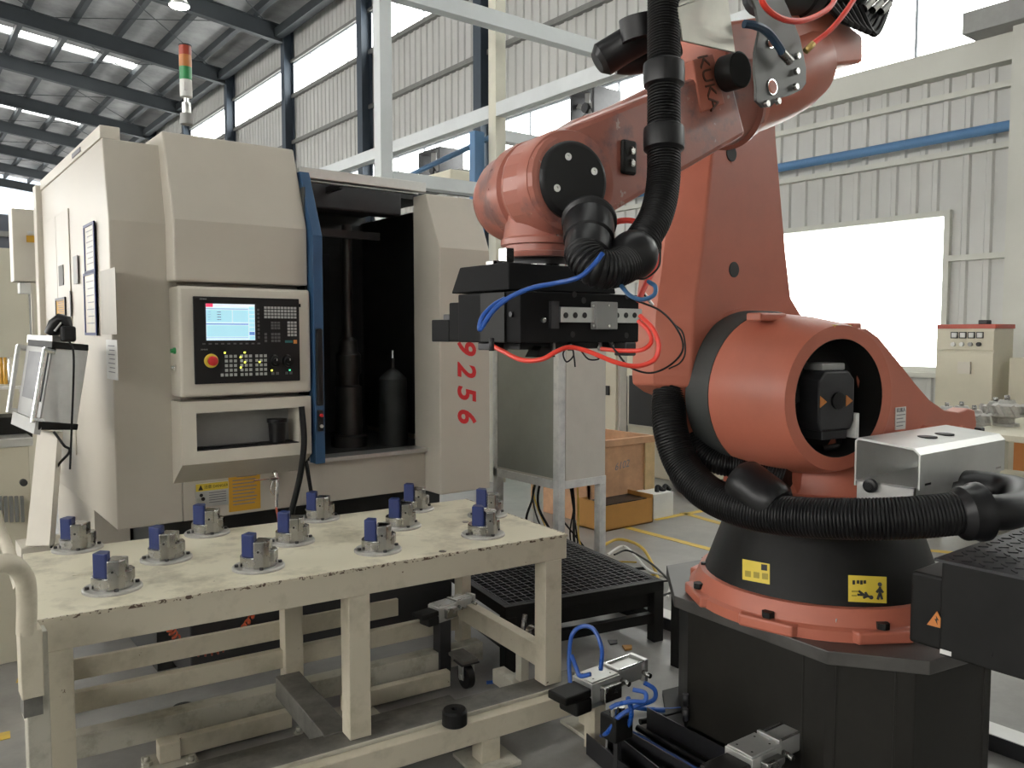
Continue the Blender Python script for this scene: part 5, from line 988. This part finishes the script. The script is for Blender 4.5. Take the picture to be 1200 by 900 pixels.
c = at(760, 348, Y=1.36); bm = BM(); cyl(bm, at(752,340,Y=1.40), at(765,358,Y=1.38), .004, seg=8); obj('quick_coupler', bm, STEEL, gr)

# ================================================================== PNEUMATIC CLAMPS AND FLOOR GEAR
def clamp(base, rz_, name, lab, s=1.0, blue=True):
    t = thing(name, lab, 'pneumatic cylinder', base, rz_, 'pneumatic clamps around the table')
    def lbx(n, b, m, bev=.002): return B(n, [v*s for v in b], m, t, bev, local=True)
    lbx('body_block', (0, .15, -.055, .055, -.045, .03), ALU); lbx('cover_plate', (.005, .145, -.05, .05, .03, .037), SHEET); lbx('cylinder_tube', (.16, .30, -.035, .035, -.035, .035), SHEET, .008)
    lbx('end_cap', (.15, .165, -.045, .045, -.045, .045), ALU); lbx('end_cap', (.30, .32, -.045, .045, -.045, .045), ALU); lbx('clamp_arm', (-.13, .01, -.05, .05, -.02, .012), BLACKM, .006); lbx('clamp_pad', (-.08, .005, -.055, .045, -.075, -.02), BLACKM, .01)
    lbx('side_valve', (.04, .13, -.085, -.055, -.045, .015), STEEL, .004); lbx('base_foot', (.01, .13, -.045, .045, -.07, -.045), ALU)
    for y in (-.040, .040):
        bm = BM(); cyl(bm, (.165*s, y*s, .04*s), (.30*s, y*s, .04*s), .004*s, seg=8); obj('tie_bar', bm, CHROME, t, local=True)
    for x, y in ((.03,.03),(.12,.03),(.03,-.03),(.12,-.03)):
        bm = BM(); cyl(bm, (x*s, y*s, .037*s), (x*s, y*s, .0375*s), .004*s, seg=8); obj('screw_hole', bm, INK, t, local=True)
    for x in (.17, .29):
        bm = BM(); cyl(bm, (x*s, -.045*s, 0), (x*s, -.085*s, -.005*s), .010*s, seg=10); obj('hose_fitting', bm, STEEL, t, local=True)
    return t
cl1 = clamp(at(675, 803, z=.265), math.radians(-3), 'pneumatic_clamp', 'silver pneumatic clamp with blue hoses at the right table leg')
cl1.matrix_basis = Matrix.Translation(at(682, 806, z=.255)) @ Matrix.Rotation(math.radians(1), 4, 'Z')
cl1l = at(682, 806, z=.255)
cl2 = clamp(at(860, 893, z=.2), 0, 'pneumatic_clamp', 'silver pneumatic clamp cut off by the bottom edge before the pedestal'); cl2.matrix_basis = Matrix.Translation(at(865, 893, z=.22)) @ Matrix.Rotation(math.radians(-2), 4, 'Z')
cl3 = clamp(at(520, 712, z=.35), 0, 'pneumatic_clamp', 'silver pneumatic cylinder behind the back right table leg'); cl3.matrix_basis = Matrix.Translation(at(508, 716, z=.34)) @ Matrix.Rotation(math.radians(8), 4, 'Z') @ Matrix.Scale(.72, 4)
for t_, p_ in ((cl1, at(682, 806, z=.255)), (cl2, at(865, 893, z=.22)), (cl3, at(508, 716, z=.34))):
    M = pm(t_); q = M @ Vector((.07, 0, -.07)); B('stand_post', (q.x-.03, q.x+.03, q.y-.03, q.y+.03, 0, q.z), TABLE if t_ is cl1 else DGREY, t_, .003)
tc_ = thing('toggle_valve', 'small metal valve with lever on the platform side of the table rail', 'valve', at(612, 737, z=.36)); c = at(612, 737, d=3.55)
bm = BM(); cyl(bm, c+Vector((-.05,-.0,-.04)), c+Vector((.05,0,-.04)), .022, seg=14); obj('body', bm, STEEL, tc_); bm = BM(); cyl(bm, c+Vector((.0,0,-.03)), c+Vector((.015,0,.06)), .011, seg=12); obj('lever', bm, STEEL, tc_)
bm = BM(); cyl(bm, c+Vector((.05,-.03,-.02)), c+Vector((.05,.01,-.02)), .025, seg=16); obj('wheel', bm, STEEL, tc_); B('valve_foot', (c.x-.02, c.x+.02, c.y-.02, c.y+.02, 0, c.z-.05), RUSTY, tc_)
def fhose(pts, r, m, lab, name='air_hose'): bm = BM(); wire(bm, pts, r, 10, 10); return tag(obj(name, bm, m), lab, 'hose')
fhose([at(668,800,d=2.98), at(667,772,d=3.0), at(670,745,d=3.0), at(682,734,d=3.0), at(696,738,d=2.98), at(705,760,d=2.95), at(704,785,d=2.9)], .008, BLUEH, 'blue hose arching up beside the right table leg')
fhose([at(670,768,d=2.95), at(675,782,d=2.92), at(680,792,d=2.9), at(692,790,d=2.88)], .008, BLUEH, 'short blue hose hooked behind the silver clamp body')
fhose([at(742,808,d=2.88), at(756,812,d=2.86), at(755,822,d=2.84), at(740,822,d=2.84), at(722,826,d=2.84), at(715,830,d=2.84)], .008, BLUEH, 'blue hose looping from the clamp cylinder end')
fhose([at(755,800,d=2.9), at(767,808,d=2.9), at(766,820,d=2.9), at(745,828,d=2.88), at(725,840,d=2.88), at(712,858,d=2.9), at(705,862,d=2.95)], .008, BLUEH, 'blue hose running down from the clamp to the floor')
fhose([at(736,818,d=2.86), at(740,835,d=2.88), at(735,852,d=2.92), at(720,860,d=2.95), at(706,858,d=2.98)], .009, BLUEH, 'blue hose hanging under the clamp cylinder')
fhose([at(738,828,z=.03), at(760,831,z=.012), at(785,832,z=.012), at(806,830,z=.012)], .010, BLUEH, 'blue hose lying on the floor towards the pedestal')
fhose([at(750,846,z=.015), at(775,841,z=.014), at(800,835,z=.014), at(822,832,z=.014)], .012, BLACKR, 'black cable lying on the floor towards the pedestal')
fhose([at(570,800,z=.02), at(590,798,z=.02), at(612,794,z=.02)], .008, BLUEH, 'short blue hose on the floor under the table end')
vb = thing('valve_block', 'black and grey valve block under the silver clamp', 'valve', at(725, 845, z=.05)); c = at(726, 842, d=2.92)
B('block', (c.x-.05, c.x+.04, c.y-.03, c.y+.05, c.z-.07, c.z+.02), BLACKM, vb, .006); bm = BM(); cyl(bm, c+Vector((-.03,0,.02)), c+Vector((-.03,0,.05)), .014, seg=12); cyl(bm, c+Vector((.01,0,.02)), c+Vector((.01,0,.04)), .012, seg=12); obj('fitting', bm, STEEL, vb)
B('block_foot', (c.x-.01, c.x+.01, c.y, c.y+.02, 0, c.z-.07), DGREY, vb)
# cable channels
def channel(a, b, w, h, m, name, lab, lip=.004):
    a, b = Vector((a.x, a.y, 0)), Vector((b.x, b.y, 0)); L_ = (b-a).length; t = thing(name, lab, 'cable channel', a, math.atan2(b.y-a.y, b.x-a.x))
    for q, mm, nn in (((0,L_,-w/2,-w/2+lip,0,h), m, 'channel_wall'), ((0,L_,w/2-lip,w/2,0,h), m, 'channel_wall'), ((0,L_,-w/2+lip,w/2-lip,0,lip), m, 'channel_floor')): B(nn, q, mm, t, 0, local=True)
    return t, L_
CHM = mat('channel_dark', (.05,.05,.055), .35, metal=.6)
t_, L_ = channel(at(748, 868, z=.0)+Vector((0,.05,0)), at(905, 960, z=0), .20, .09, CHM, 'cable_channel', 'open dark steel cable channel on the floor at the bottom edge')
for y in (-.05, 0, .045): bm = BM(); cyl(bm, (0, y, .02), (L_, y, .02), .012 if y else .009, seg=10); obj('cable', bm, BLACKR if y else BLUEH, t_, local=True)
t_, L_ = channel(at(700, 880, z=0), at(830, 990, z=0), .10, .08, CHM, 'cable_channel', 'narrow dark steel channel beside the docking stand leg')
rp = B('trunk', (0,1,0,1,0,1), SHEET); bpy.data.objects.remove(rp)
a, b = at(720, 702, z=.07), at(1230, 884, z=.07); u = Vector((b.x-a.x, b.y-a.y, 0)); 
t = thing('floor_trunking', 'closed metal cable trunking running behind the robot pedestal', 'cable channel', (a.x, a.y, 0), math.atan2(u.y, u.x))
B('trunk_body', (-.9, u.length, .0, .10, 0, .066), CHM, t, .003, local=True); B('trunk_lid', (-.9, u.length, -.003, .103, .066, .070), WHITE, t, .001, local=True)
B('side_post', (0,.1,0,.1,0,.1), BLACKM) and bpy.data.objects.remove(bpy.data.objects['side_post'])
c = at(792, 690, d=3.9); 
bx = B('guard_bracket', (c.x, c.x+.05, c.y-.02, c.y+.03, 0, .42), BLACKM, None, .003); tag(bx, 'dark upright bracket behind the left pedestal edge', 'bracket')
for i, (x, y) in enumerate(((717, 753), (734, 760))):
    p = at(x, y, z=0); bm = BM(); prism(bm, [(p.x-.03,p.y-.02),(p.x+.01,p.y-.03),(p.x+.04,p.y+.0),(p.x+.0,p.y+.03)], 'Z', 0, .006+.004*i); tag(obj('floor_scrap', bm, (DGREY, CARD)[i]), ['dark scrap lying on the floor by the grating platform', 'tan cardboard scrap on the floor by the grating platform'][i], 'scrap')
